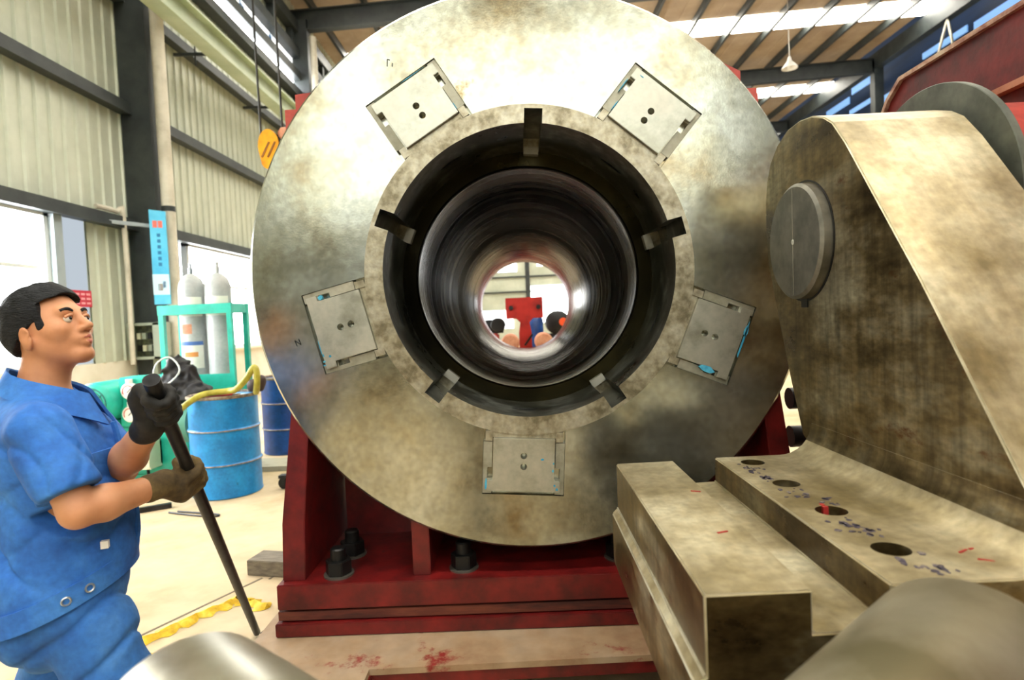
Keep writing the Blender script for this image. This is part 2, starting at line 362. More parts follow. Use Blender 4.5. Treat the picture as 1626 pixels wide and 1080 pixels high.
# ---- crane runway
rw = empty('crane_runway', (-4.95, 10, 6.09), 'pale green crane runway beam along the left wall under the clerestory', 'beam')
MB().box(-5.09, -4.81, YR, YF, 6.09, 6.17).box(-4.97, -4.93, YR, YF, 6.17, 6.45).box(-5.09, -4.81, YR, YF, 6.45, 6.49).build('girder', M_crane, rw)
MB().box(-4.99, -4.91, YR, YF, 6.49, 6.6).build('rail', M_frame_dark, rw)
for yb in (2.4, 5.2, 8.0, 10.4, 13.0, 17.2, 20.0):
    MB().bar((-5.72, yb, 6.2), (-4.97, yb, 6.18), .04, .05).build('bracket', M_frame_dark, rw)
    MB().bar((-5.35, yb, 6.0), (-5.35, yb, 6.5), .02, .02).build('tie_rod', M_frame_dark, rw)
# ---- roof
deck = MB()
x = XW
pr = []
while x < 14.4: pr += [(x, roofz(x) + .55), (x + .5, roofz(x + .5) + .55), (x + .53, roofz(x) + .58), (x + .57, roofz(x) + .58)]; x += .6
pr = [p for p in pr if p[0] < 14.4]
n = len(pr)
deck.add([(p[0], yy, p[1]) for yy in (YR, YF) for p in pr] + [(p[0], yy, p[1] + .12) for yy in (YR, YF) for p in (pr[0], pr[-1])],
         [(i, i + 1, n + i + 1, n + i) for i in range(n - 1)] + [(2 * n, 2 * n + 1, 2 * n + 3, 2 * n + 2)])
cl = struct(deck.build('ceiling', M_deck))
x = -5.2
while x < 14.3:
    zc = roofz(x) + .40
    MB().bar((x, YR, zc), (x, YF, zc), .09, .24).build('purlin', M_frame_dark, cl); x += 1.4
for yc in (-5.5, 1.8, 9.1, 16.4, 23.7, 31.0):
    b = MB()
    for dz, hh, ww in ((0, .5, .02), (.26, .03, .24), (-.26, .03, .24)):
        b.bar((XW, yc, roofz(XW) + dz), (14.3, yc, roofz(14.3) + dz), ww, hh)
    b.build('rafter', M_frame_dark, cl)
for yc in (-7.6, -.7, 6.3, 13.3, 20.3, 27.25, 34.2):
    s = MB()
    for (xa, xb) in ((XW + .6, 14.2),):
        s.add([(xa, yc - .58, roofz(xa) + .53), (xb, yc - .58, roofz(xb) + .53), (xb, yc + .58, roofz(xb) + .53), (xa, yc + .58, roofz(xa) + .53),
               (xa, yc - .58, roofz(xa) + .545), (xb, yc - .58, roofz(xb) + .545), (xb, yc + .58, roofz(xb) + .545), (xa, yc + .58, roofz(xa) + .545)],
              [(0, 1, 2, 3), (7, 6, 5, 4), (0, 4, 5, 1), (1, 5, 6, 2), (2, 6, 7, 3), (3, 7, 4, 0)])
    s.build('skylight_panel', M_skylight, cl)
MB().bar((14.25, YR, roofz(14.2) + .15), (14.25, YF, roofz(14.2) + .15), .3, .55).build('eave_beam', M_frame_dark, cl)
for yc in (9.1, 16.4, 23.7, 31.0):
    tag(MB().box(14.1, 14.45, yc - .15, yc + .15, 0, roofz(14.2) + .2).build('steel_column', M_frame_dark),
        {9.1: 'dark steel column on the right side of the hall, hidden by red beam', 16.4: 'dark steel column on the right side behind the red beam',
         23.7: 'dark steel column under the roof rafter, left of the red beam', 31.0: 'farthest dark steel column on the right side of the hall'}[yc], 'column', 'steel columns on the right')
rod = MB(); rod.cyl((14.2, 19.76, 10.44), (14.05, 20.2, 9.0), .04, 8).cyl((14.2, 19.76, 10.44), (14.05, 19.25, 9.0), .04, 8)
rod.build('brace_rod', M_pipe, cl)
# ---- right wall with blue translucent strips
wr = struct(MB().box(XR, XR + .2, YR, YF, 0, 14).build('wall_right', M_blueglass))
for (y0_, y1_, zz, hh) in ((17.8, 20.2, 10.15, .3), (20.5, 22.7, 10.3, .22), (25.7, 27.4, 10.72, .3), (27.6, 29.6, 10.42, .3), (24.2, 25.1, 9.45, .4), (22.9, 23.4, 9.9, .2), (14.0, 16.9, 10.2, .35), (30.5, 34, 10.0, .4), (25.4, 27.6, 9.9, .2)):
    MB().box(XR - .04, XR, y0_, y1_, zz, zz + hh).build('pane', M_bluepane, wr)
MB().box(14.4, XR + .2, YR, YF, 13.9, 14.1).build('upper_roof', M_frame_dark, wr)
# ---- far wall
wf = struct(MB().box(XW - .2, XR + .2, YF, YF + .2, 0, 14).build('wall_far', M_clad))
for zz in (3.1, 4.1, 5.3, 6.6): MB().box(XW, XR, YF - .14, YF, zz - .05, zz + .05).build('girt', M_frame_dark, wf)
for xc in (-5.2, .72, 6.6, 12.4): MB().box(xc - .14, xc + .14, YF - .2, YF, 0, 10.5).build('post', M_frame_dark, wf)
for (a, b, c, d) in ((.92, 5.6, 1.0, 3.45), (-4.6, -.35, .7, 1.9), (-4.6, .0, 4.45, 5.1), (1.4, 5.6, 4.75, 5.2), (7.2, 12, 1.0, 3.45)):
    wn += 1
    w = struct(MB().box(a, b, YF - .06, YF - .03, c, d).build('window_%d' % wn, M_farpane))
    MB().box(a, b, YF - .08, YF - .02, c - .05, c).box(a, b, YF - .08, YF - .02, d, d + .05).build('window_frame', M_winframe, w)
# ---- rear wall behind the viewer with added glowing windows to light the flange
M_rear = mat('dark_rear_cladding', '#3a4038', '#444a40', '#4c5248', scale=1, rough=.6)
wb = struct(MB().box(XW - .2, XR + .2, YR - .2, YR, 8.2, 14).box(XW - .2, XR + .2, YR - .2, YR, 0, 3.9).box(XW - .2, -5.4, YR - .2, YR, 3.9, 8.2)
            .box(4.6, XR + .2, YR - .2, YR, 3.9, 8.2).build('wall_rear', M_rear))
for (a, b) in ((-5.4, -2.2), (-2.0, 1.2), (1.4, 4.6)):
    wn += 1
    w = struct(MB().box(a, b, YR - .12, YR - .1, 3.9, 8.2).build('window_%d' % wn, M_rearfill))
    fr = MB()
    for i in range(5): xx = a + (b - a) * i / 4; fr.box(xx - .04, xx + .04, YR - .1, YR, 3.9, 8.2)
    for zz in (3.9, 5.4, 6.8, 8.2): fr.box(a - .1, b + .1, YR - .1, YR, zz - .03, zz + .03)
    fr.build('window_frame', M_winframe, w)

# ================================================================== PRESS CYLINDER WITH FLANGE
AX, AZ, YD = .05, 1.63, 2.4
cyl = empty('press_cylinder', (AX, YD, .4), 'huge hollow steel cylinder with a round flange, lying on the red base', 'cylinder')
NS = 160
fo = MB().lathe([(.655, 0), (1.112, 0), (1.122, .01), (1.122, .26), (1.112, .27), (.655, .27)], (AX, YD, AZ), 'y', NS, closed=True).build('flange', M_flange, cyl)
PL = [R(a) for a in (50, 122, 194, 266, 338)]
KW = [R(a) for a in (86, 158, 230, 302, 14)]
cuts = []
for ph in PL:
    cuts.append(polar_xf(MB().box(-.166, .166, -.1, .035, .60, .905), ph, (AX, YD, AZ)))
for ph in PL:
    for rr in (.742, .786): cuts.append(polar_xf(MB().cyl((0, .0, rr), (0, .2, rr), .0135, 20), ph, (AX, YD, AZ)))
    for sg in (-1, 1): cuts.append(polar_xf(MB().box(sg * .1365 - .0105, sg * .1365 + .0105, 0, .16, .797, .840), ph, (AX, YD, AZ)))
cut(fo, cuts)
# collar ring: front ring with five keyways and ears
co = MB().lathe([(.585, -.002), (.659, -.002), (.659, .42), (.585, .42)], (AX, YD, AZ), 'y', NS, closed=True)
coo = co.build('collar_ring', M_collar, cyl)
cuts = [polar_xf(MB().box(-.036, .036, -.1, .405, .5, .642), a, (AX, YD, AZ)) for a in KW]
for ph in PL:   # oil slits in the collar wall
    pts = [(.058 * math.cos(2 * PI * i / 14), .20 + .013 * math.sin(2 * PI * i / 14)) for i in range(14)]
    cuts.append(polar_xf(MB().prism(pts, 'z', .55, .652), ph, (AX, YD, AZ)))
cut(coo, cuts)
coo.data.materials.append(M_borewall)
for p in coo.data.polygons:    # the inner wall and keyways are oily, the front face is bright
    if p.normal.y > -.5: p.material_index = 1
coo.data.materials.append(M_dark)     # slit walls coloured black to stand for the shade inside
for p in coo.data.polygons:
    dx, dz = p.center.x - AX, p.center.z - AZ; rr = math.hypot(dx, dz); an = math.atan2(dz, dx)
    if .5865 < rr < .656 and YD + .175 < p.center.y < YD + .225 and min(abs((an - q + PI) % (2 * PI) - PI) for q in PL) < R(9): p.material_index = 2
M_key = mat('bright_key_steel', '#9a988c', '#aeaca0', scale=8, rough=.45, metal=.6)
for a in KW:
    polar_xf(MB().box(-.034, .034, .385, .42, .565, .60), a, (AX, YD, AZ)).build('key_block', M_key, cyl)
for ph in PL:
    for sg in (-1, 1):
        polar_xf(MB().box(sg * .142 - .014, sg * .142 + .014, -.004, .03, .645, .686), ph, (AX, YD, AZ)).build('collar_ear', M_collar, cyl)
    # filler of the pocket between collar and retaining plate
    polar_xf(MB().box(-.128, .128, .004, .034, .628, .672), ph, (AX, YD, AZ)).build('seat_strip', M_collar, cyl)
    for sg in (-1, 1):
        st = MB().box(sg * .1465 - .018, sg * .1465 + .018, .004, .034, .69, .795).box(sg * .156 - .0085, sg * .156 + .0085, .004, .034, .795, .842)
        st.box(sg * .1465 - .018, sg * .1465 + .018, .006, .034, .842, .902)
        polar_xf(st, ph, (AX, YD, AZ)).build('side_strip', M_pocket, cyl)
    pl = MB().prism([(-.124, .673), (.124, .673), (.124, .845), (.147, .845), (.147, .888), (-.147, .888), (-.147, .845), (-.124, .845)], 'y', -.014, .034)
    po = polar_xf(pl, ph, (AX, YD, AZ)).build('retaining_plate', M_plate, cyl, bevel=.0015)
    cut(po, [polar_xf(MB().cyl((0, -.1, rr), (0, .1, rr), .0135, 20), ph, (AX, YD, AZ)) for rr in (.742, .786)])
# blue ink dabs along the plates
random.seed(11)
for ph, spots in ((PL[1], [(.126, .70, .004, .03), (.05, .893, .12, .003)]), (PL[0], [(-.128, .72, .004, .05), (-.15, .80, .004, .08), (-.11, .87, .02, .004)]),
                  (PL[2], [(-.13, .892, .006, .012), (-.115, .888, .008, .01), (-.09, .885, .012, .008), (-.06, .889, .07, .003), (.135, .83, .02, .016), (-.10, .86, .01, .01)]),
                  (PL[4], [(.13, .80, .03, .06), (-.02, .895, .16, .008), (-.06, .893, .05, .016)]), (PL[3], [(-.118, .80, .008, .014), (-.126, .86, .008, .01), (-.136, .875, .01, .01), (-.12, .77, .006, .01), (.15, .86, .01, .05), (-.075, .755, .014, .008)])):
    for u, r, w, h in spots:
        pts = [(u + w * .5 * math.cos(t) * random.uniform(.7, 1.2), r + h * .5 * math.sin(t) * random.uniform(.7, 1.2)) for t in [2 * PI * i / 9 for i in range(9)]]
        polar_xf(MB().prism(pts, 'y', -.0155, -.013 if abs(u) < .125 or r > .846 else .005), ph, (AX, YD, AZ)).build('ink_mark', M_blueink, cyl)
# stamped letters on the flange
def strokes(segs, cx, cz, s, rot, parent):
    b = MB(); c, sn = math.cos(rot), math.sin(rot)
    for (x0, z0), (x1, z1) in segs:
        p = [(cx + s * (x * c - z * sn), YD - .0005, cz + s * (x * sn + z * c)) for x, z in ((x0, z0), (x1, z1))]
        b.bar(p[0], p[1], .0035, .0014, up=(0, 1, 0))
    b.build('stamped_letter', M_dark, parent)
strokes([((0, 0), (0, 1)), ((0, 1), (.7, 0)), ((.7, 0), (.7, 1))], -.895, 1.37, .024, R(20), cyl)
strokes([((0, 0), (0, 1)), ((0, 1), (.35, .9)), ((.7, 0), (.7, .5))], -.475, 2.46, .028, R(-4), cyl)
# barrel with the long bore
def shear(mb):
    mb.v = [(v[0] + (v[1] - 2.8) * .0088, v[1], v[2] - (v[1] - 2.8) * .0098) for v in mb.v]; return mb
prof = [(.655, .27), (.655, .42), (.60, .42), (.522, .42), (.518, .43), (.518, .475), (.536, .49)]
prof += [(.536, 1.0), (.5345, 1.004), (.5345, 1.9), (.531, 1.91), (.531, 2.45), (.526, 2.46), (.526, 3.6), (.519, 3.62)]
prof += [(.519, 4.86), (.78, 4.86), (.78, .27)]
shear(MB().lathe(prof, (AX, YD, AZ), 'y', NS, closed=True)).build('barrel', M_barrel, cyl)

# ---- red base with uprights
BX0, BX1, BY0, BY1 = -1.03, 1.13, 2.38, 3.75
base = empty('cylinder_base', (AX, 3.0, .19), 'red welded steel base cradling the big cylinder', 'machine base')
MB().box(BX0 - .01, BX1 + .01, BY0 - .012, BY1, .19, .245).build('sole_plate', M_red, base, .004)
MB().box(BX0 + .01, BX1 - .01, BY0 + .02, BY1, .245, .252).box(BX0, BX1, BY0 + .005, BY1, .252, .288).build('shim_plate', M_redbrown, base)
MB().box(BX0, BX1, BY0, BY1, .296, .40).box(BX0 + .02, BX1 - .02, BY0 + .03, BY1, .288, .296).build('top_plate', M_red, base, .004)
for sg in (-1, 1):
    cx = AX
    def X(v): return cx + sg * v
    post = [(X(.975), .40), (X(1.068), .40), (X(1.058), .64), (X(.985), 1.17), (X(.91), 1.17), (X(.93), 1.0), (X(.965), .64)]
    MB().prism(post, 'y', BY0 + .04, BY1 - .1).build('upright', M_red if sg < 0 else M_red, base, .003)
    MB().prism([(X(.457), .40), (X(.529), .40), (X(.529), .85), (X(.457), .85)], 'y', BY0 + .05, BY1 - .2).build('rib', M_red, base, .003)
MB().prism([(AX - .95, .40), (AX + .95, .40), (AX + .95, 1.6), (AX + .80, 1.6)] + [(AX + .80 * math.cos(t), AZ - .05 + .80 * math.sin(t) - .0) for t in [-PI * i / 20 for i in range(1, 20)]] + [(AX - .80, 1.6), (AX - .95, 1.6)],
           'y', 2.95, 3.02).build('saddle_web', M_red, base)
# upper yoke closing around the barrel
yk = [(AX - 1.06, 1.2), (AX - .95, 1.2)] + [(AX + .85 * math.cos(t), AZ - .02 + .85 * math.sin(t)) for t in [PI - PI * i / 24 for i in range(25)]] + \
     [(AX + .95, 1.2), (AX + 1.06, 1.2), (AX + 1.06, 2.40), (AX + .985, 2.40), (AX + .985, 2.50), (AX + .9, 2.545), (AX - .9, 2.50), (AX - 1.01, 2.49), (AX - 1.01, 2.425), (AX - 1.06, 2.425)]
MB().prism(yk, 'y', 2.72, 2.95).build('upper_yoke', M_redlight, base)
for sg in (-1, 1):
    MB().box(AX + sg * 1.035 - .03, AX + sg * 1.035 + .03, 2.74, 2.9, 2.40, 2.43).build('clamp_lug', M_redlight, base)
bolt_pos = [(-.80, 2.47), (-.80, 2.68), (-.275, 2.49), (.387, 2.54), (.90, 2.47), (.90, 2.68)]
for bx, by in bolt_pos:
    b = MB().cyl((bx, by, .40), (bx, by, .408), .062, 24).build('washer', mat('washer_steel', '#6c6860', rough=.4, metal=.6), base)
    nut = MB()
    nut.add([(bx + .055 * math.cos(a), by + .055 * math.sin(a), z) for z in (.408, .466) for a in [PI / 3 * i for i in range(6)]],
            [(5, 4, 3, 2, 1, 0), (6, 7, 8, 9, 10, 11)] + [(i, (i + 1) % 6, 6 + (i + 1) % 6, 6 + i) for i in range(6)])
    nut.build('nut', M_dark, base, .003)
    MB().cyl((bx, by, .466), (bx, by, .51), .032, 16).lathe([(.032, 0), (.026, .006), (0, .006)], (bx, by, .51), 'z', 16).build('stud', M_dark, base)
# bolts on the right upright's outer face
for zz in (1.06, .90):
    MB().cyl((1.115, 2.5, zz), (1.19, 2.5, zz), .045, 16).build('bolt_head', M_dark, base)

# ---- platform under the base
pf = empty('bed_platform', (0, 2.5, 0), 'low steel bed with a worn reddish top under the red base', 'platform')
poly = [(-1.12, 2.06), (-.86, 1.92), (-.60, 1.92), (-.60, 2.13), (1.5, 2.185), (1.5, 4.2), (-1.12, 4.2)]
MB().prism(poly, 'z', .165, .188).build('top_plate', M_redworn, pf)
MB().prism([(p[0] * 1.0 + (.004 if p[0] < 0 else -.004), p[1] + .004) for p in poly], 'z', .12, .165).build('edge_bar', M_red, pf)
for xx in (-.1, .55, 1.2):
    MB().box(xx - .03, xx + .03, 2.35, 4.0, 0, .12).build('web', M_red, pf)
MB().box(-1.08, -.66, 2.12, 4.1, 0, .12).build('leg_box', M_red, pf)
MB().box(-.66, 1.45, 3.9, 4.1, 0, .12).build('rear_sill', M_red, pf)

# ================================================================== CLEVIS BRACKET (right)
cv = empty('clevis_bracket', (.8, 1.4, .66), 'massive forged steel bracket with slotted foot, tall lug and round pin', 'bracket')
Y0, Y1 = .98, 1.872
fil = [(.80 + .10 * math.sin(t), 1.082 - .10 * math.cos(t)) for t in [PI / 2 * i / 8 for i in range(9)]]
prof = [(.270, .66), (.270, .818), (.284, .832), (.288, .834), (.288, .974), (.468, .976), (.468, .902), (.597, .906), (.597, .981), (.80, .982)] + fil[1:] + [(.94, 1.10), (1.26, 1.10), (1.275, .98), (1.275, .66)]
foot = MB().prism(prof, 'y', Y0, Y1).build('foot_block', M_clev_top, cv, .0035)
cut(foot, [MB().cyl((hx, hy, .88), (hx, hy, 1.05), .034, 28) for hx, hy in ((.686, 1.793), (.685, 1.565), (.688, 1.344), (.684, 1.121))])
lugp = [(2.165, 1.818), (2.150, 1.885), (2.117, 1.945), (2.060, 1.990), (1.985, 2.018), (1.90, 2.022), (1.82, 2.010), (1.752, 1.985), (1.705, 1.955), (1.640, 1.882), (1.352, 1.499), (1.08, 1.107), (1.03, 1.05), (1.03, 1.0),
        (1.872, 1.0), (1.926, 1.03), (2.004, 1.206), (2.097, 1.441), (2.155, 1.60), (2.168, 1.70)]
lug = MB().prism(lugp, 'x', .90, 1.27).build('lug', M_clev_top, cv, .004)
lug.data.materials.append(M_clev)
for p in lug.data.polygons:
    if p.normal.x < -.7 or p.normal.y > .3: p.material_index = 1  # left and back faces carry their shade in a darker stained steel
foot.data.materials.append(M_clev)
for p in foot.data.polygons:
    if p.normal.z < .5: p.material_index = 1  # foot sides and front get the same painted-in shade
M_edgelight = mat('bright_edge_highlight', '#b8b096', '#d2cbb2', '#dcd6c2', scale=12, rough=.35, metal=.7)  # lighter steel on the bevel faces, painting in the edge highlights
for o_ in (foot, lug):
    o_.data.materials.append(M_edgelight)
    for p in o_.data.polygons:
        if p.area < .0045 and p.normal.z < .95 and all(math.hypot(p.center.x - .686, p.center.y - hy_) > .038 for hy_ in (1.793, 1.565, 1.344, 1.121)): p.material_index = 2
PCY, PCZ = 1.888, 1.645
pin = MB().lathe([(0, -.034), (.168, -.034), (.178, -.026), (.178, .2), (0, .2)], (.90, PCY, PCZ), 'x', 56).build('pin', M_pin, cv)
MB().lathe([(0, -.0365), (.006, -.0365), (.009, -.034), (.009, -.03)], (.90, PCY, PCZ), 'x', 14).build('centre_mark', mat('bright_centre', '#c9c8bc', rough=.4, metal=.5), pin)
MB().bar((.8657, PCY + .004, PCZ - .165), (.8657, PCY - .004, PCZ + .165), .0016, .0012, up=(1, 0, 0)).build('scribe_line', mat('scribed_line', '#a09c8e', rough=.5, metal=.5), pin)
MB().lathe([(.181, -.002), (.187, -.002), (.187, .001)], (.90, PCY, PCZ), 'x', 56).build('pin_gap', M_dark, cv)
MB().box(.897, .905, PCY - .02, PCY + .02, PCZ - .205, PCZ - .178).build('key_notch', M_dark, cv)
sb = empty('added_dark_bed', (.8, .7, 0), 'added dark bed under the forged bracket, darkening its front reflections', 'added bed')  # added support, run toward the viewer to darken the bracket's front faces
MB().box(.34, 1.26, -.9, 2.0, .56, .658).build('top_slab', M_dark, sb)
MB().box(.42, .50, -.85, 1.95, 0, .56).build('web', M_dark, sb); MB().box(1.08, 1.16, -.85, 1.95, 0, .56).build('web', M_dark, sb)
# red paint dabs / purple ink near the holes
M_purple = mat('purple_ink', '#2a2430', '#40384a', '#857a70', scale=60, rough=.5)
M_redmark = mat('red_paint_mark', '#9c2420', rough=.5)
random.seed(5)
for (x, y, w, h) in ((.655, 1.72, .03, .07), (.668, 1.48, .03, .12), (.66, 1.62, .02, .05), (.68, 1.25, .04, .08), (.70, 1.19, .03, .06), (.70, 1.04, .035, .07), (.715, 1.40, .02, .06)):
    ink = MB()
    for q in range(16):
        cx_, cy_ = x + random.gauss(0, w * .42), y + random.gauss(0, h * .42)
        if min(math.hypot(cx_ - .686, cy_ - hy_) for hy_ in (1.793, 1.565, 1.344, 1.121)) < .044: continue
        sz = random.uniform(.002, .008); ex_ = random.uniform(.6, 2.2)
        ink.prism([(cx_ + sz * math.cos(t) * random.uniform(.6, 1.2), cy_ + sz * ex_ * math.sin(t) * random.uniform(.6, 1.2)) for t in [2 * PI * i / 9 for i in range(9)]], 'z', .9812, .9824)
    ink.build('ink_specks', M_purple, cv)['kind'] = 'stuff'
MB().box(.682, .694, 1.368, 1.376, .93, .9822).build('paint_mark', M_redmark, cv)
MB().box(.684, .692, 1.379, 1.392, .9815, .983).build('paint_mark', M_redmark, cv)
for (x, y, a) in ((.79, 1.09, .5), (.80, 1.06, -.6), (.815, 1.10, .2), (.40, 1.25, .3), (.43, 1.55, -.4)):
    zz = .983 if x > .6 else .9765
    if x > .8: zz = .9845
    MB().bar((x, y, zz), (x + .025 * math.cos(a), y + .025 * math.sin(a), zz), .004, .002).build('paint_mark', M_redmark, cv)

# ---- grey collar disc and red beam behind the lug
gd = empty('grey_collar', (1.35, 1.94, 1.3), 'grey round collar disc between the steel lug and the red beam', 'disc')
MB().lathe([(0, 0), (.378, 0), (.38, .002), (.38, .02), (0, .02)], (1.30, 1.93, 1.727), 'x', 72).build('disc', M_greycollar, gd)
MB().lathe([(0, .02), (.27, .02), (.27, .225), (0, .225)], (1.30, 1.84, 1.745), 'x', 64).build('hub', M_redlight, gd)
rb = empty('red_beam', (1.7, 1.6, .0), 'tall red steel beam with torch-cut top edge at the upper right', 'beam')
rp = [(2.56, 0.), (2.56, 2.18), (2.50, 2.26), (2.42, 2.316), (.4, 2.312), (.4, 0)]
MB().prism(rp, 'x', 1.56, 1.60).build('side_plate', M_red, rb)
top = [(2.575, 2.0), (2.575, 2.19), (2.51, 2.275), (2.425, 2.332), (.4, 2.328), (.4, 2.312), (2.42, 2.316), (2.50, 2.262), (2.56, 2.18), (2.56, 2.0)]
MB().prism(top, 'x', 1.545, 1.60).build('top_edge', M_edge, rb)
MB().prism(rp, 'x', 2.0, 2.04).build('side_plate', M_red, rb)
MB().box(1.6, 2.0, .4, 2.42, 2.27, 2.31).build('top_plate', M_red, rb)
MB().box(1.53, 1.56, 1.60, 1.66, .0, 2.29).build('stiffener', M_redlight, rb)
MB().box(1.53, 1.56, 1.70, 1.98, 2.08, 2.10).build('ledge', M_salmon, rb)

# ---- two round shafts in the foreground
for (ex, ey, ez, az, lab) in ((.64, .85, .91, 50, 'blurred round steel shaft in the lower right corner of the foreground'), (-.525, .85, .868, -52, 'blurred round steel shaft in the lower left foreground by the worker')):
    d = Vector((math.sin(R(az)), math.cos(R(az)), 0)); e = Vector((ex, ey, ez)); a = e - d * .46
    t = empty('round_shaft', (a.x, a.y, 0), lab, 'shaft', 'round steel shafts in the foreground')
    b = MB().lathe([(0, 0), (.13, 0), (.14, .01), (.14, .435), (.133, .452), (.12, .46), (0, .46)], (0, 0, 0), 'z', 64)
    q = Vector((0, 0, 1)).rotation_difference(d)
    b.v = [tuple(a + q @ Vector(v)) for v in b.v]
    b.build('shaft', M_shaft, t)
    c = a + d * .2; sd = Vector((d.y, -d.x, 0))
    b = MB(); zb = .658 if ex > 0 else 0.
    b.bar((c.x, c.y, zb), (c.x, c.y, ez - .13), .12, .12, up=(d.x, d.y, 0)); b.build('pedestal', M_iron, t)
    MB().bar(c - sd * .1 + Vector((0, 0, ez - .15 - c.z)), c + sd * .1 + Vector((0, 0, ez - .15 - c.z)), .12, .03).build('saddle', M_iron, t)
    MB().box(c.x - .095, c.x + .095, c.y - .095, c.y + .095, zb, zb + .02).build('foot_plate', M_iron, t)

# ================================================================== LEFT BACKGROUND: hydraulic unit, bottles, drums
hp = empty('hydraulic_unit', (-3.6, 5.85, 0), 'teal hydraulic power unit with white gauges behind the worker', 'pump unit')
MB().box(-4.0, -3.17, 5.72, 6.05, .08, .55).box(-3.95, -3.22, 5.76, 6.0, 0, .08).build('oil_tank', M_teal, hp, .015)
MB().box(-3.88, -3.30, 5.70, 5.95, .55, 1.03).build('manifold', M_teal, hp, .012)
mt = MB().lathe([(0, 0), (.15, 0), (.19, .03), (.2, .06), (.2, .4), (.16, .46), (0, .46)], (-4.04, 5.52, .80), 'y', 36).build('motor', M_teal, hp)
for rr in (.03, .06, .09, .12, .148):
    MB().lathe([(rr, -.006), (rr + .012, -.006), (rr + .012, .004), (rr, .004)], (-4.04, 5.52, .80), 'y', 28, closed=True).build('fan_grille', mat('dark_teal', '#0e6a60', rough=.5), mt)
for i in range(10):
    a = 2 * PI * i / 10
    MB().bar((-4.04 + .03 * math.cos(a), 5.513, .80 + .03 * math.sin(a)), (-4.04 + .15 * math.cos(a), 5.513, .80 + .15 * math.sin(a)), .008, .008, up=(0, 1, 0)).build('fan_grille', MATS['dark_teal'], mt)
MB().box(-4.16, -3.92, 5.6, 5.9, .55, .62).build('motor_foot', M_teal, hp)
for gx, gz in ((-3.75, .90), (-3.47, .90), (-3.75, .68), (-3.47, .68)):
    g = MB().lathe([(0, 0), (.07, 0), (.078, .01), (.078, .05), (0, .05)], (gx, 5.645, gz), 'y', 28).build('gauge', M_white, hp)
    MB().lathe([(.05, -.002), (.058, -.002), (.058, .002), (.05, .002)], (gx, 5.645, gz), 'y', 24, closed=True, a0=R(-30), a1=R(210)).build('dial_scale', M_gaugered, g)
    MB().bar((gx - .01, 5.642, gz - .012), (gx + .03, 5.642, gz + .03), .006, .003, up=(0, 1, 0)).build('needle', M_dark, g)
    MB().cyl((gx, 5.67, gz + .07), (gx, 5.67, gz + .115), .03, 12).build('fitting', M_white, g)
bx = MB().box(-3.80, -3.50, 5.50, 5.52, .17, .42).box(-3.80, -3.50, 5.52, 5.7, .17, .19).box(-3.80, -3.50, 5.52, 5.7, .40, .42).box(-3.80, -3.78, 5.52, 5.7, .17, .42).box(-3.52, -3.5, 5.5, 5.7, .17, .42)
bx = MB().box(-3.82, -3.50, 5.68, 5.70, .19, .42).box(-3.82, -3.50, 5.52, 5.7, .17, .19).box(-3.53, -3.50, 5.5, 5.7, .19, .44).box(-3.82, -3.8, 5.52, 5.7, .19, .42)
bo = bx.build('junction_box', mat('cream_box', '#cfcdb0', rough=.5), hp)
for zz, cc in ((.25, M_dark), (.31, M_white), (.36, M_dark)):
    MB().tube([(-3.78, 5.6, zz), (-3.68, 5.58, zz + .02), (-3.58, 5.6, zz - .02)], .016, 6).build('wire', cc, bo)
MB().lathe([(0, 0), (.05, 0), (.05, .04), (.03, .05), (0, .05)], (-3.82, 5.66, .10), 'y', 20).build('sight_glass', M_dark, hp)
MB().tube([(-3.62, 5.66, .17), (-3.58, 5.62, .05), (-3.52, 5.6, .012), (-3.4, 5.5, .012)], .014, 8).build('cable', M_dark, hp)
MB().lathe([(0, 0), (.16, 0), (.18, .02), (.18, .2), (0, .2)], (-3.24, 5.50, .60), 'x', 28).build('filter_housing', mat('dull_green', '#4f8f78', rough=.5), hp)
MB().cyl((-3.12, 5.52, .0), (-3.12, 5.52, .45), .06, 14).build('filter_stand', M_teal, hp)

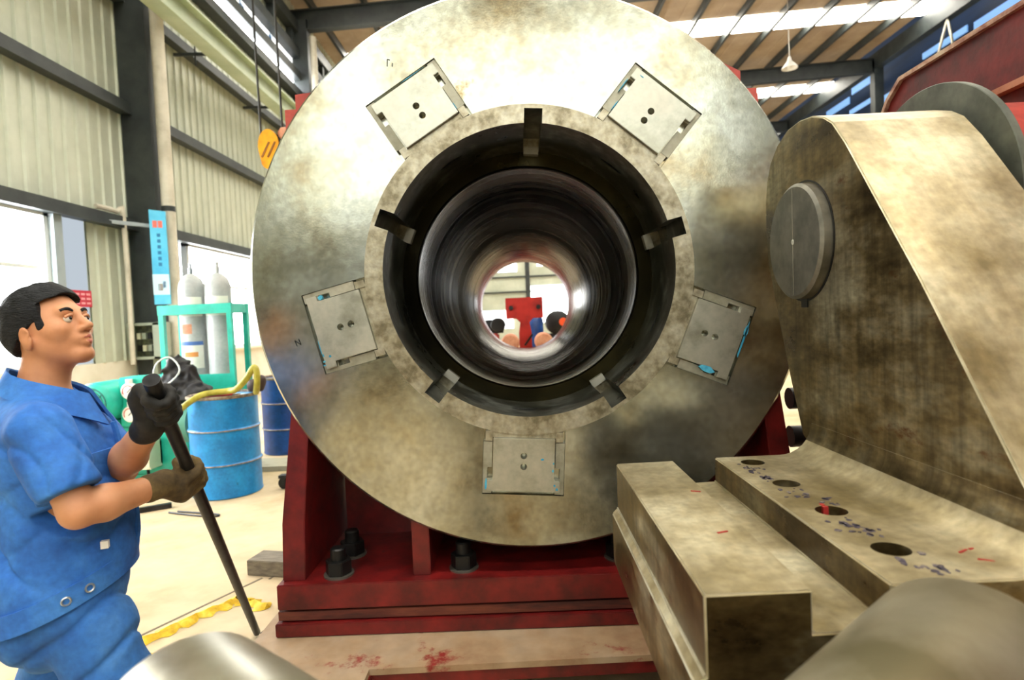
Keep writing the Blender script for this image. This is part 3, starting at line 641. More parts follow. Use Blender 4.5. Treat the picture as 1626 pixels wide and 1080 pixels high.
fr = empty('bottle_frame', (-3.3, 6.25, 0), 'teal steel frame holding two grey gas bottles', 'frame')
for (xa, ya) in ((-3.65, 6.1), (-2.95, 6.1), (-3.65, 6.45), (-2.95, 6.45)):
    xb = xa + (.0)
    MB().bar((xb, ya, 0), (xa, ya, 1.625), .05, .05, up=(0, 1, 0)).build('post', M_teal, fr)
for ya in (6.1, 6.45): MB().bar((-3.68, ya, 1.67), (-2.92, ya, 1.67), .055, .10).build('top_rail', M_teal, fr)
for xa in (-3.65, -2.95): MB().bar((xa, 6.1275, 1.67), (xa, 6.4225, 1.67), .05, .096).build('side_rail', M_teal, fr)
MB().box(-3.68, -2.92, 6.07, 6.48, .80, .86).build('shelf', M_teal, fr)
MB().box(-3.66, -2.94, 6.08, 6.10, .86, 1.0).build('toe_board', M_teal, fr)
for i, (gx, lab) in enumerate(((-3.42, 'grey gas bottle with blue and orange label, left in the teal frame'), (-3.14, 'plain grey gas bottle, right in the teal frame'))):
    g = empty('gas_bottle', (gx, 6.27, .86), lab, 'gas bottle', 'gas bottles in the teal frame')
    pf_ = [(0, 0), (.11, 0), (.128, .02), (.128, 1.02)] + [(.128 * math.cos(t), 1.02 + .17 * math.sin(t)) for t in [PI / 2 * j / 8 for j in range(1, 8)]] + [(.03, 1.19), (0, 1.19)]
    MB().lathe(pf_, (gx, 6.27, .86), 'z', 32).build('body', M_gas, g)
    MB().lathe([(.024, 0), (.024, .07), (.014, .075), (.014, .12), (0, .12)], (gx, 6.27, 2.04), 'z', 14).build('valve', M_gas if i else M_silver, g)
    MB().lathe([(.1295, 0), (.1295, .20)], (gx, 6.27, 1.60), 'z', 32, a0=R(200), a1=R(340)).build('paper_label', M_label, g)
    if i == 0:
        MB().lathe([(.1297, 0), (.1297, .28)], (gx, 6.27, 1.06), 'z', 24, a0=R(225), a1=R(335)).build('paper_label', M_label, g)
        MB().lathe([(.1305, 0), (.1305, .04)], (gx, 6.27, 1.30), 'z', 24, a0=R(225), a1=R(335)).build('label_band', M_labelblue, g)
        MB().lathe([(.1305, 0), (.1305, .05)], (gx, 6.27, 1.18), 'z', 24, a0=R(250), a1=R(310)).build('label_band', M_labelorange, g)
        MB().lathe([(.1297, 0), (.1297, .10)], (gx, 6.27, 1.42), 'z', 24, a0=R(240), a1=R(290)).build('label_band', M_salmon, g)

# ---- generic implicit surfaces (body, cloth, rags)
def sd_cone(p0, r0, p1, r1, sq=None):
    p0 = np.array(p0, float); p1 = np.array(p1, float)
    def f(P):
        d = p1 - p0; t = np.clip(((P - p0) @ d) / max(d @ d, 1e-9), 0, 1)
        q = P - p0 - t[..., None] * d
        return np.sqrt((q * q).sum(-1)) - (r0 + (r1 - r0) * t)
    rm = max(r0, r1)
    return f, np.minimum(p0, p1) - rm, np.maximum(p0, p1) + rm
def sd_ell(c, r, rot=None):
    c = np.array(c, float); r = np.array(r, float); A = np.eye(3) if rot is None else np.array(rot)
    def f(P):
        q = (P - c) @ A
        k0 = np.sqrt(((q / r) ** 2).sum(-1)); k1 = np.sqrt(((q / (r * r)) ** 2).sum(-1)) + 1e-9
        return k0 * (k0 - 1) / k1
    m = r.max() if rot is not None else r
    return f, c - m, c + m
def sd_frame(prim, A, t):
    """prim given in a local frame: world = A @ local + t"""
    f, lo, hi = prim; A = np.array(A, float); t = np.array(t, float)
    cs = np.array([[(lo, hi)[i][0], (lo, hi)[j][1], (lo, hi)[k][2]] for i in (0, 1) for j in (0, 1) for k in (0, 1)]) @ A.T + t
    return (lambda P: f((P - t) @ A)), cs.min(0), cs.max(0)
class Field:
    def __init__(s, lo, hi, h):
        s.h = h; s.lo = np.array(lo, float); n = np.ceil((np.array(hi) - s.lo) / h).astype(int) + 1; s.n = n
        s.ax = [s.lo[i] + h * np.arange(n[i]) for i in range(3)]
        s.v = np.full(n, .2, np.float32)
    def _sub(s, lo, hi, pad):
        a = np.clip(np.floor((lo - pad - s.lo) / s.h).astype(int), 0, s.n); b = np.clip(np.ceil((hi + pad - s.lo) / s.h).astype(int) + 1, 0, s.n)
        sl = tuple(slice(a[i], b[i]) for i in range(3))
        P = np.stack(np.meshgrid(*[s.ax[i][sl[i]] for i in range(3)], indexing='ij'), -1)
        return sl, P
    def add(s, prim, k=.02):
        f, lo, hi = prim; sl, P = s._sub(lo, hi, max(k * 1.5, .03))
        if P.size == 0: return s
        d = f(P); a = s.v[sl]; h = np.clip(.5 + .5 * (a - d) / k, 0, 1)
        s.v[sl] = a * (1 - h) + d * h - k * h * (1 - h); return s
    def sub(s, prim, k=.01):
        f, lo, hi = prim; sl, P = s._sub(lo, hi, max(k * 1.5, .03))
        if P.size == 0: return s
        d = -f(P); a = s.v[sl]; h = np.clip(.5 - .5 * (a - d) / k, 0, 1)
        s.v[sl] = a * (1 - h) + d * h + k * h * (1 - h); return s
    def clip(s, fn):
        P = np.stack(np.meshgrid(*s.ax, indexing='ij'), -1); s.v = np.maximum(s.v, fn(P)).astype(np.float32); return s
    def warp(s, fn):
        P = np.stack(np.meshgrid(*s.ax, indexing='ij'), -1); s.v = (s.v + fn(P)).astype(np.float32); return s
    def mesh(s, name, m):
        v = s.v.copy(); v[0] = v[-1] = .1; v[:, 0] = v[:, -1] = .1; v[:, :, 0] = v[:, :, -1] = .1
        n = v.shape; c = tuple(x - 1 for x in n); inside = v < 0
        acc = np.zeros(c + (3,)); cnt = np.zeros(c)
        corners = [(i, j, k) for i in (0, 1) for j in (0, 1) for k in (0, 1)]
        def cv_(o): return v[o[0]:o[0] + c[0], o[1]:o[1] + c[1], o[2]:o[2] + c[2]]
        for a in corners:
            for ax in range(3):
                if a[ax] == 0:
                    b = list(a); b[ax] = 1; va = cv_(a); vb = cv_(b); m_ = (va < 0) != (vb < 0)
                    with np.errstate(divide='ignore', invalid='ignore'): t = np.where(m_, va / (va - vb), 0)
                    for q in range(3): acc[..., q] += np.where(m_, a[q] + (t if q == ax else 0), 0)
                    cnt += m_
        act = cnt > 0; idx = np.full(c, -1); idx[act] = np.arange(act.sum())
        pos = (np.argwhere(act) + acc[act] / cnt[act][:, None]) * s.h + s.lo
        faces = []
        for ax in range(3):
            o1, o2 = [(1, 2), (2, 0), (0, 1)][ax]
            lo_ = [slice(None)] * 3; hi_ = [slice(None)] * 3; lo_[ax] = slice(0, n[ax] - 1); hi_[ax] = slice(1, n[ax])
            A = inside[tuple(lo_)]; B = inside[tuple(hi_)]
            E = np.argwhere(A != B); E = E[(E[:, o1] > 0) & (E[:, o2] > 0) & (E[:, o1] < n[o1] - 1) & (E[:, o2] < n[o2] - 1)]
            fl_ = A[tuple(E.T)]
            def g(d1, d2):
                q = E.copy(); q[:, o1] -= d1; q[:, o2] -= d2; return idx[tuple(q.T)]
            Q = np.stack([g(1, 1), g(0, 1), g(0, 0), g(1, 0)], 1)
            Q[~fl_] = Q[~fl_][:, ::-1]; faces.append(Q)
        F = np.concatenate(faces); F = F[(F >= 0).all(1)]
        me = bpy.data.meshes.new(name); me.from_pydata(pos.tolist(), [], F.tolist())
        me.polygons.foreach_set('use_smooth', [True] * len(me.polygons)); me.materials.append(m); return me
def wavy(seed, n, kmin, kmax, amp, aniso=(1, 1, 1)):
    rs = np.random.RandomState(seed); K = []
    for _ in range(n):
        d = rs.normal(size=3) * np.array(aniso); d /= np.linalg.norm(d); K.append((d * rs.uniform(kmin, kmax), rs.uniform(0, 6.28), rs.uniform(.4, 1)))
    def f(P):
        s_ = 0
        for k_, ph, a in K: s_ = s_ + a * np.sin(P @ k_ + ph)
        return amp * s_ / math.sqrt(n)
    return f

# oily rag / valve bundle on the unit
F_ = Field((-3.55, 5.3, .72), (-2.85, 5.85, 1.30), .014)
for c, r in (((-3.2, 5.55, .90), (.22, .18, .14)), ((-3.18, 5.55, 1.05), (.14, .12, .13)), ((-3.22, 5.52, 1.14), (.08, .09, .09)), ((-3.05, 5.52, .88), (.16, .14, .10)), ((-3.32, 5.55, .88), (.12, .12, .10))):
    F_.add(sd_ell(c, r), .03)
F_.warp(wavy(5, 16, 35, 90, .03))
rag = empty('valve_bundle', (-3.2, 5.6, .78), 'black oily valve bundle in front of the gas bottles', 'valve')
link('bundle', F_.mesh('bundle', M_rag), rag)
MB().box(-3.02, -2.92, 5.60, 5.70, 0.0, .84).build('stand', M_teal, rag)
MB().tube([(-3.42, 5.42, .80), (-3.36, 5.40, .95), (-3.32, 5.40, 1.15), (-3.2, 5.42, 1.22), (-3.1, 5.40, 1.10), (-3.2, 5.38, .98), (-3.35, 5.37, .92), (-3.5, 5.4, .74)], .008, 8).build('clear_hose', M_clearhose, rag)
MB().lathe([(0, 0), (.04, 0), (.04, .06), (.025, .08), (.025, .12), (0, .12)], (-3.32, 5.35, .72), 'z', 14).build('brass_fitting', mat('pale_fitting', '#d8d2b8', rough=.4), rag)

def drum(x, y, m, lab, name='steel_drum'):
    t = empty(name, (x, y, 0), lab, 'drum', 'steel drums')
    p_ = [(0, 0.012), (.275, .012), (.28, 0), (.29, 0.01), (.285, .03), (.285, .28)]
    for zc in (.29, .585): p_ += [(.285, zc - .015), (.296, zc - .005), (.296, zc + .005), (.285, zc + .015)]
    p_ += [(.285, .85), (.285, .86), (0, .86)]
    MB().lathe(p_, (x, y, 0), 'z', 48).build('body', m, t)
    for zc in (.29, .585): MB().lathe([(.2965, zc - .005), (.299, zc), (.2965, zc + .006)], (x, y, 0), 'z', 48).build('hoop', M_rim, t)
    MB().lathe([(.285, .855), (.296, .865), (.296, .88), (.284, .885), (.276, .875), (.276, .86)], (x, y, 0), 'z', 48, closed=True).build('rim', M_rim, t)
    return t
d1 = drum(-2.66, 5.28, M_drum, 'scuffed bright blue steel drum with a yellow hose on its lid')
MB().cyl((-2.5, 5.2, .86), (-2.5, 5.2, .885), .035, 14).build('bung', M_rim, d1)
d2 = drum(-2.74, 6.95, M_drum2, 'navy blue steel drum partly hidden by the big flange')
hs = MB().tube([(-3.02, 4.98, .62), (-2.97, 4.97, .70), (-2.86, 4.96, .80), (-2.70, 5.0, .905), (-2.5, 5.05, .925), (-2.40, 5.0, .945), (-2.31, 5.0, 1.03), (-2.245, 5.0, 1.12), (-2.22, 5.0, 1.08), (-2.235, 5.02, .96), (-2.28, 5.1, .90)], .026, 12, 5)
hz = hs.build('hydraulic_hose', M_hose); tag(hz, 'olive yellow hydraulic hose looped over the bright blue drum', 'hose')
F_ = Field((-2.95, 5.0, .84), (-2.3, 5.5, 1.0), .012)
F_.add(sd_ell((-2.68, 5.15, .885), (.10, .09, .03))).add(sd_ell((-2.60, 5.2, .885), (.08, .08, .025)))
F_.warp(wavy(8, 8, 30, 60, .008)); F_.clip(lambda P: .862 - P[..., 2])
tag(link('cloth_rag', F_.mesh('cloth_rag', M_redrag)), 'red rag lying on the lid of the bright blue drum', 'rag')
F_ = Field((-2.45, 5.1, .84), (-2.1, 5.5, 1.1), .011)
F_.add(sd_ell((-2.36, 5.28, .93), (.07, .06, .07))).add(sd_ell((-2.31, 5.27, .98), (.05, .05, .06)))
F_.warp(wavy(9, 8, 30, 60, .01)); F_.clip(lambda P: .887 - P[..., 2])
tag(link('pipe_coupling', F_.mesh('pipe_coupling', mat('dark_brown_iron', '#1d1512', '#33251e', rough=.6))), 'dark brown coupling on the rim of the bright blue drum', 'coupling')

# control box on the column, poster, red sign
cb = empty('control_box', (-5.45, 8.75, 1.06), 'grey open control box on the dark column left of the gas bottles', 'control box')
b = MB().box(-5.72, -5.2, 8.88, 8.93, 1.08, 1.58).box(-5.72, -5.2, 8.70, 8.9, 1.06, 1.10).box(-5.72, -5.2, 8.70, 8.9, 1.56, 1.60).box(-5.74, -5.70, 8.70, 8.9, 1.06, 1.60).box(-5.36, -5.2, 8.70, 8.9, 1.06, 1.60)
b.build('housing', M_boxgrey, cb, .004)
MB().box(-5.70, -5.36, 8.85, 8.88, 1.10, 1.56).build('back_panel', M_boxin, cb)
random.seed(2)
for i in range(8):
    xx = -5.66 + .08 * (i % 4); zz = 1.18 + .18 * (i // 4)
    MB().box(xx, xx + .055, 8.80, 8.85, zz, zz + .09).build('relay', (M_dark, MATS['cream_box'], M_boxgrey)[i % 3], cb)
MB().bar((-5.45, 8.9, 0), (-5.45, 8.9, 1.06), .06, .06, up=(0, 1, 0)).build('stand', M_boxgrey, cb)
ps = empty('wall_poster', (-5.2, 8.72, 1.86), 'tall narrow light blue poster board on the dark column', 'poster')
MB().add([(-5.30, 8.70, 1.86), (-5.12, 8.80, 1.86), (-5.12, 8.80, 3.22), (-5.30, 8.70, 3.24), (-5.30, 8.72, 1.86), (-5.12, 8.82, 1.86), (-5.12, 8.82, 3.22), (-5.30, 8.72, 3.24)],
         [(0, 1, 2, 3), (7, 6, 5, 4), (0, 4, 5, 1), (1, 5, 6, 2), (2, 6, 7, 3), (3, 7, 4, 0)]).build('board', M_poster, ps)
def onposter(u0, u1, z0, z1, m, nm):
    P = lambda u, z, o: (-5.30 + .18 * u - .002 * o, 8.70 + .10 * u - .003 * o, z)
    MB().add([P(u0, z0, 1), P(u1, z0, 1), P(u1, z1, 1), P(u0, z1, 1), P(u0, z0, 0), P(u1, z0, 0), P(u1, z1, 0), P(u0, z1, 0)],
             [(0, 1, 2, 3), (7, 6, 5, 4), (0, 4, 5, 1), (1, 5, 6, 2), (2, 6, 7, 3), (3, 7, 4, 0)]).build(nm, m, ps)
onposter(.0, 1, 2.0, 2.30, M_posterpale, 'printed_field')
for i in range(2): onposter(.2 + .33 * i, .46 + .33 * i, 2.98, 3.08, M_posterred, 'printed_title')
for i in range(6): onposter(.42, .62, 2.42 + .085 * i, 2.47 + .085 * i, M_posterdark, 'printed_text')
onposter(.3, .6, 2.06, 2.16, M_labelorange, 'printed_picture'); onposter(.62, .8, 2.1, 2.2, M_labelblue, 'printed_picture')
sg = empty('red_sign', (-5.77, 7.95, 1.84), 'small red sign with white lettering on the wall behind the worker\'s head', 'sign')
MB().box(-5.772, -5.76, 7.62, 8.06, 1.83, 2.05).build('board', M_signred, sg)
for zz in (1.88, 1.94, 2.0):
    for i in range(4): MB().box(-5.76, -5.757, 7.66 + .1 * i, 7.73 + .1 * i, zz - .014, zz + .014).build('printed_text', mat('sign_pink_print', '#e8a0a8', rough=.5), sg)

# floor odds and ends
tag(MB().bar((-1.64, 3.52, .046), (-1.22, 3.43, .046), .16, .09).build('timber_block', M_timber, None, .004), 'grey timber block on the floor beside the red base', 'timber')
tag(MB().bar((-1.240, 2.70, .02), (-1.165, 3.0, .02), .036, .04).build('flat_bar', M_iron), 'dark flat steel bar lying on the floor along the bed', 'bar')
tag(MB().bar((-3.35, 4.62, .02), (-2.93, 4.86, .02), .04, .04).build('square_bar', M_iron), 'short dark square bar on the floor behind the worker\'s arm', 'bar')
tag(MB().tube([(-2.86, 4.70, .008), (-2.6, 4.60, .008), (-2.42, 4.55, .008), (-2.41, 4.60, .008), (-2.6, 4.66, .008), (-2.80, 4.72, .008)], .007, 6).build('bent_wire', M_iron), 'bent wire loop on the floor in front of the bright blue drum', 'wire')
def ribbon(pts, w, name, lab):
    b = MB(); P = [Vector(p) for p in pts]; Q = []
    for i in range(len(P) - 1):
        for k in range(6): Q.append(P[i].lerp(P[i + 1], k / 6) + Vector((random.uniform(-.008, .008), random.uniform(-.008, .008), 0)))
    Q.append(P[-1]); vs = []
    for i, q in enumerate(Q):
        d = (Q[min(i + 1, len(Q) - 1)] - Q[max(i - 1, 0)]).normalized(); s_ = d.cross(Vector((0, 0, 1))).normalized()
        ww = w * (.65 + .35 * math.sin(i * 1.7))
        vs += [q - s_ * ww / 2 + Vector((0, 0, .002)), q + Vector((0, 0, .018 + .012 * abs(math.sin(i * 2.3)))), q + s_ * ww / 2 + Vector((0, 0, .002)), q + Vector((0, 0, .001))]
    n = len(Q); fs = [(4 * i + a, 4 * i + (a + 1) % 4, 4 * i + 4 + (a + 1) % 4, 4 * i + 4 + a) for i in range(n - 1) for a in range(4)]
    b.add(vs, fs + [(3, 2, 1, 0), (4 * n - 4, 4 * n - 3, 4 * n - 2, 4 * n - 1)], True)
    return tag(b.build(name, M_yellow), lab, 'strap')
random.seed(21)
ribbon([(-1.95, 2.60, 0), (-1.80, 2.76, 0), (-1.72, 2.90, 0), (-1.62, 3.04, 0), (-1.56, 3.12, 0), (-1.47, 3.08, 0), (-1.36, 3.02, 0)], .12, 'lifting_strap', 'long yellow lifting strap on the floor behind the iron bar')
ribbon([(-1.80, 2.50, 0), (-1.70, 2.58, 0), (-1.62, 2.67, 0), (-1.56, 2.72, 0)], .08, 'lifting_strap', 'short crumpled end of yellow strap on the floor by the worker\'s leg')
tag(MB().box(-2.88, -2.2, 5.95, 6.35, 0, .05).build('concrete_kerb', mat('grey_kerb', '#8f8b78', '#a09c88', rough=.8)), 'low grey kerb slab on the floor between the two drums', 'kerb')
cs = empty('castor', (-2.15, 5.3, 0), 'small dark castor on the floor left of the red upright', 'castor')
MB().lathe([(0, -.025), (.05, -.025), (.055, 0), (.05, .025), (0, .025)], (-2.16, 5.3, .055), 'y', 18).build('wheel', M_dark, cs)
MB().box(-2.20, -2.12, 5.26, 5.34, .10, .125).box(-2.175, -2.145, 5.265, 5.275, .04, .11).box(-2.175, -2.145, 5.325, 5.335, .04, .11).build('fork', M_iron, cs)

# hook block with ropes
hk = empty('hook_block', (-2.35, 6.1, 3.0), 'orange yellow crane hook block hanging on two ropes left of the flange', 'hook')
for dy in (-.07, .07):
    pts = [(-2.42 + .105 * math.cos(t), 3.26 + .17 * math.sin(t)) for t in [2 * PI * i / 24 for i in range(24)]]
    pts = [(x_, z_ - (.06 if z_ < 3.14 else 0)) for x_, z_ in pts]
    MB().prism(pts, 'y', 6.1 + dy - .012, 6.1 + dy + .012).build('cheek_plate', M_hook, hk)
for sg_ in (-1, 1):
    MB().bar((-2.46 + .03 * sg_, 6.013, 3.15), (-2.38 + .03 * sg_, 6.013, 3.3), .018, .004, up=(0, 1, 0)).build('stripe', mat('brown_stripe', '#7a4a10', rough=.5), hk)
MB().lathe([(0, -.05), (.12, -.05), (.105, 0), (.12, .05), (0, .05)], (-2.40, 6.1, 3.28), 'y', 28).build('sheave', M_iron, hk)
MB().lathe([(0, 0), (.05, .01), (.075, .05), (.075, .10), (.05, .14), (0, .15)], (-2.27, 6.1, 3.31), 'z', 20).build('ball_weight', M_salmon, hk)
MB().cyl((-2.27, 6.1, 3.1), (-2.27, 6.1, 3.32), .05, 14).build('weight_stem', M_redlight, hk)
MB().tube([(-2.42, 6.1, 3.06), (-2.42, 6.1, 2.9), (-2.36, 6.1, 2.8), (-2.44, 6.1, 2.72), (-2.52, 6.1, 2.8)], .025, 10).build('hook', M_hook, hk)
MB().cyl((-2.52, 6.1, 3.3), (-2.56, 6.1, 10.25), .012, 8).build('rope', M_cable, hk); MB().cyl((-2.30, 6.1, 3.4), (-2.34, 6.1, 10.25), .012, 8).build('rope', M_cable, hk)
# pendant lamp
pl_ = empty('pendant_lamp', (8.3, 18, 8.4), 'white pendant lamp hanging from the roof above the steel lug', 'lamp')
MB().lathe([(.03, .34), (.05, .30), (.06, .22), (.14, .12), (.22, .02), (.22, 0), (.20, 0), (.12, .1), (.05, .2)], (8.3, 18, 8.4), 'z', 28).build('shade', M_white, pl_)
MB().lathe([(0, 0), (.05, .02), (.06, .07), (.035, .14), (0, .15)], (8.3, 18, 8.4), 'z', 16).build('bulb', M_white, pl_)
MB().cyl((8.3, 18, 8.7), (8.28, 18, 10.5), .014, 8).build('cord', M_white, pl_)

# ---- things beyond the bore
ts = empty('red_tee_stand', (.095, 9.0, 0), 'red T-shaped stop plate on a post seen through the bore', 'stand')
MB().box(-.185, .375, 8.97, 9.03, 1.42, 1.735).build('head_plate', mat('bright_red_paint', '#82140e', '#941a12', '#a02018', scale=7, rough=.45), ts, .006)
MB().prism([(.0, .0), (.19, .0), (.19, 1.2), (.165, 1.36), (.22, 1.42), (-.03, 1.42), (.025, 1.36), (0, 1.2)], 'y', 8.97, 9.03).build('post', MATS['bright_red_paint'], ts)
for xx in (-.105, .305): MB().cyl((xx, 8.94, 1.585), (xx, 8.97, 1.585), .035, 14).build('bolt', M_iron, ts)
MB().bar((.08, 8.9, 1.02), (.20, 8.9, 1.18), .05, .03).build('stay', M_dark, ts)
for xc, lab in ((-.13, 'salmon painted roller left of the red T-shaped stand, seen through the bore'), (.35, 'salmon painted roller right of the red T-shaped stand, seen through the bore')):
    r_ = empty('support_roller', (xc, 8.6, 0), lab, 'roller', 'rollers behind the bore')
    MB().lathe([(0, 0), (.11, 0), (.13, .02), (.13, .3), (.11, .32), (0, .32)], (xc, 8.5, 1.08), 'y', 28).build('roller', M_salmon, r_)
    MB().box(xc - .08, xc + .08, 8.55, 8.75, 0, 1.0).build('stand', M_redbrown, r_)
mo = empty('black_motor', (.62, 9.4, 0), 'black motor with an orange end seen through the bore at the right', 'motor')
MB().lathe([(0, 0), (.15, 0), (.19, .03), (.19, .4), (.14, .44), (0, .44)], (.62, 9.4, 1.33), 'y', 28).build('body', M_dark, mo)
MB().lathe([(0, -.01), (.06, -.01), (.065, 0), (.065, .02), (0, .02)], (.70, 9.39, 1.34), 'y', 18).build('end_cap', M_orange, mo)
MB().box(.48, .76, 9.45, 9.8, 0, 1.16).build('stand', M_iron, mo)
rm = empty('red_machine', (-.42, 9.6, 0), 'small red and black machine seen through the bore at the left', 'machine')
MB().box(-.62, -.32, 9.5, 9.8, 0, 1.2).build('body', M_redlight, rm, .02)
MB().lathe([(0, 0), (.1, 0), (.12, .02), (.12, .25), (0, .25)], (-.33, 9.45, 1.33), 'y', 22).build('black_drum', M_dark, rm)
MB().box(-.55, -.25, 9.6, 9.8, 1.2, 1.42).build('gearbox', M_iron, rm)
tag(MB().lathe([(0, 0), (.15, 0), (.15, .25), (.13, .30), (.14, .32), (.14, 1.38), (.1, 1.45), (0, 1.45)], (.28, 10.2, 0), 'z', 24).build('blue_cylinder', M_drum2), 'blue upright cylinder behind the red T-shaped stand', 'cylinder')

# ================================================================== THE WORKER
HD = R(22); MO = np.array([-1.30, 1.66, 0.])
man = empty('person', (-1.30, 1.66, 0), 'man in a blue work jacket and gloves pushing a long iron bar', 'person', None, HD)
ch_, sh_ = math.cos(HD), math.sin(HD)
def loc(w): d = np.array(w, float) - MO; return np.array([d[0] * ch_ + d[1] * sh_, -d[0] * sh_ + d[1] * ch_, d[2]])
def mlink(name, me, parent=man):
    o = bpy.data.objects.new(name, me); COL.objects.link(o); o.parent = parent; return o
# iron bar
BT = np.array([-.904, 1.45, 1.335]); BB = np.array([-1.299, 2.759, .014])
bar = empty('iron_bar', tuple(BB), 'long black iron bar held by the worker, its tip on the floor', 'bar')
MB().cyl(tuple(BT), tuple(BB), .0185, 16, .016).build('shaft', M_iron, bar)
dB = (BB - BT) / np.linalg.norm(BB - BT)
MB().cyl(tuple(BT - dB * .0), tuple(BT + dB * .03), .0205, 16).build('end_collar', M_iron, bar)
G_l = loc(BT + dB * .105)    # upper hand (far, left)
G_r = loc(BT + (BB - BT) * .238)   # lower hand (near, right)
aL = np.array([dB[0] * ch_ + dB[1] * sh_, -dB[0] * sh_ + dB[1] * ch_, dB[2]])
S_r, S_l = np.array([.012, -.188, 1.212]), np.array([-.01, .172, 1.215])
E_r, E_l = loc((-1.122, 1.468, 1.012)), loc((-1.165, 1.70, 1.06))
def wrist(E, G): d = G - E; L_ = np.linalg.norm(d); return E + d * (1 - .085 / L_)
W_r, W_l = wrist(E_r, G_r), wrist(E_l, G_l)
# head frame
hy, hpit = R(-23), R(15)
Ah = np.array([[math.cos(hy), -math.sin(hy), 0], [math.sin(hy), math.cos(hy), 0], [0, 0, 1]]) @ np.array([[math.cos(hpit), 0, -math.sin(hpit)], [0, 1, 0], [math.sin(hpit), 0, math.cos(hpit)]]) 
Ah_s = .985
Hc = np.array([-.012, .004, 1.474])
def hd(prim): return sd_frame_s(prim, Ah, Hc, Ah_s)
def sd_frame_s(prim, A, t, s_):
    f, lo, hi = prim
    f2, l2, h2 = sd_frame(((lambda P: f(P / s_) * s_), np.array(lo) * s_, np.array(hi) * s_), A, t)
    return f2, l2, h2
NB = np.array([-.035, 0, 1.30])
B_ = Field((-.36, -.36, 0.02), (.50, .40, 1.64), .0052)
# torso, legs under the clothes
B_.add(sd_ell((0, 0, 1.10), (.10, .15, .2)), .04).add(sd_ell((.01, 0, .9), (.105, .14, .16)), .05)
hipR, knR, anR = (.02, -.088, .79), (.145, -.125, .42), (.07, -.12, .10)
hipL, knL, anL = (0, .088, .79), (-.085, .105, .42), (-.20, .11, .10)
for h_, k_, a_ in ((hipR, knR, anR), (hipL, knL, anL)): B_.add(sd_cone(h_, .075, k_, .05), .04).add(sd_cone(k_, .05, a_, .036), .03)
for s_, e_, w_ in ((S_r, E_r, W_r), (S_l, E_l, W_l)):
    B_.add(sd_cone(s_, .05, e_, .041), .03)
    mid = e_ + (w_ - e_) * .28
    B_.add(sd_cone(e_, .039, mid, .045), .02).add(sd_cone(mid, .045, w_, .030), .02)
B_.add(sd_cone(NB, .062, Hc + Ah @ np.array([-.022, 0, -.06]) * Ah_s, .056), .03)
# head
for pr_, k_ in ((sd_ell((-.012, 0, .028), (.098, .078, .090)), .02), (sd_ell((.024, 0, -.032), (.070, .067, .086)), .03),
                (sd_cone((-.005, -.052, -.045), .022, (.062, -.018, -.098), .018), .02), (sd_cone((-.005, .052, -.045), .022, (.062, .018, -.098), .018), .02),
                (sd_ell((.074, 0, -.098), (.022, .027, .020)), .02), (sd_cone((.078, -.038, .024), .014, (.078, .038, .024), .014), .014),
                (sd_ell((.058, -.046, -.022), (.026, .022, .024)), .02), (sd_ell((.058, .046, -.022), (.026, .022, .024)), .02),
                (sd_ell((.082, 0, -.055), (.016, .032, .022)), .015)):
    B_.add(hd(pr_), k_)
for sy in (-1, 1): B_.sub(hd(sd_ell((.101, sy * .032, .003), (.014, .019, .010))), .012)
for pr_, k_ in ((sd_cone((.090, 0, .016), .007, (.110, 0, -.022), .0105), .012), (sd_ell((.112, 0, -.026), (.012, .012, .010)), .008),
                (sd_ell((.100, -.014, -.030), (.010, .0085, .008)), .006), (sd_ell((.100, .014, -.030), (.010, .0085, .008)), .006),
                (sd_cone((.092, -.018, -.056), .0065, (.0985, 0, -.053), .008), .006), (sd_cone((.092, .018, -.056), .0065, (.0985, 0, -.053), .008), .006),
                (sd_cone((.090, -.015, -.068), .007, (.096, 0, -.069), .009), .006), (sd_cone((.090, .015, -.068), .007, (.096, 0, -.069), .009), .006)):
    B_.add(hd(pr_), k_)
B_.sub(hd(sd_cone((.100, -.022, -.0615), .0022, (.104, .022, -.0615), .0022)), .003)
re = np.array([[math.cos(.35), -math.sin(.35), 0], [math.sin(.35), math.cos(.35), 0], [0, 0, 1]])
for sy in (-1, 1):
    rr = re if sy > 0 else re.T
    B_.add(hd(sd_ell((-.006, sy * .083, -.026), (.022, .0085, .035), rr @ np.eye(3))), .006)
    B_.sub(hd(sd_ell((.000, sy * .094, -.020), (.011, .008, .019))), .005)
bodyo = mlink('body', B_.mesh('body', M_skin))
def hp_(p): return tuple(Hc + Ah @ (np.array(p) * Ah_s))
for sy in (-1, 1):
    def ball(c, r, nm, m, sc=(1, 1, 1), par=man):
        b = MB().lathe([(r * math.sin(t), -r * math.cos(t)) for t in [PI * i / 10 for i in range(11)]], (0, 0, 0), 'z', 18)
        b.v = [tuple(np.array(c) + Ah @ (np.array(v) * np.array(sc))) for v in b.v]
        return mlink(nm, b.mesh(nm, m), par)
    ball(hp_((.0835, sy * .032, .002)), .0118, 'eye', M_eyew)
    ball(hp_((.0905, sy * .0325, .002)), .0062, 'iris', M_iris)
    # upper eyelid and brow
    b = MB().tube([hp_((.086, sy * .018, .006)), hp_((.0955, sy * .030, .0115)), hp_((.088, sy * .045, .006))], .0042, 8, 5); mlink('eyelid', b.mesh('eyelid', M_skin))
    b = MB().tube([hp_((.0915, sy * .016, .024)), hp_((.0925, sy * .032, .030)), hp_((.083, sy * .049, .026))], .0046, 8, 5); mlink('eyebrow', b.mesh('eyebrow', M_hair))
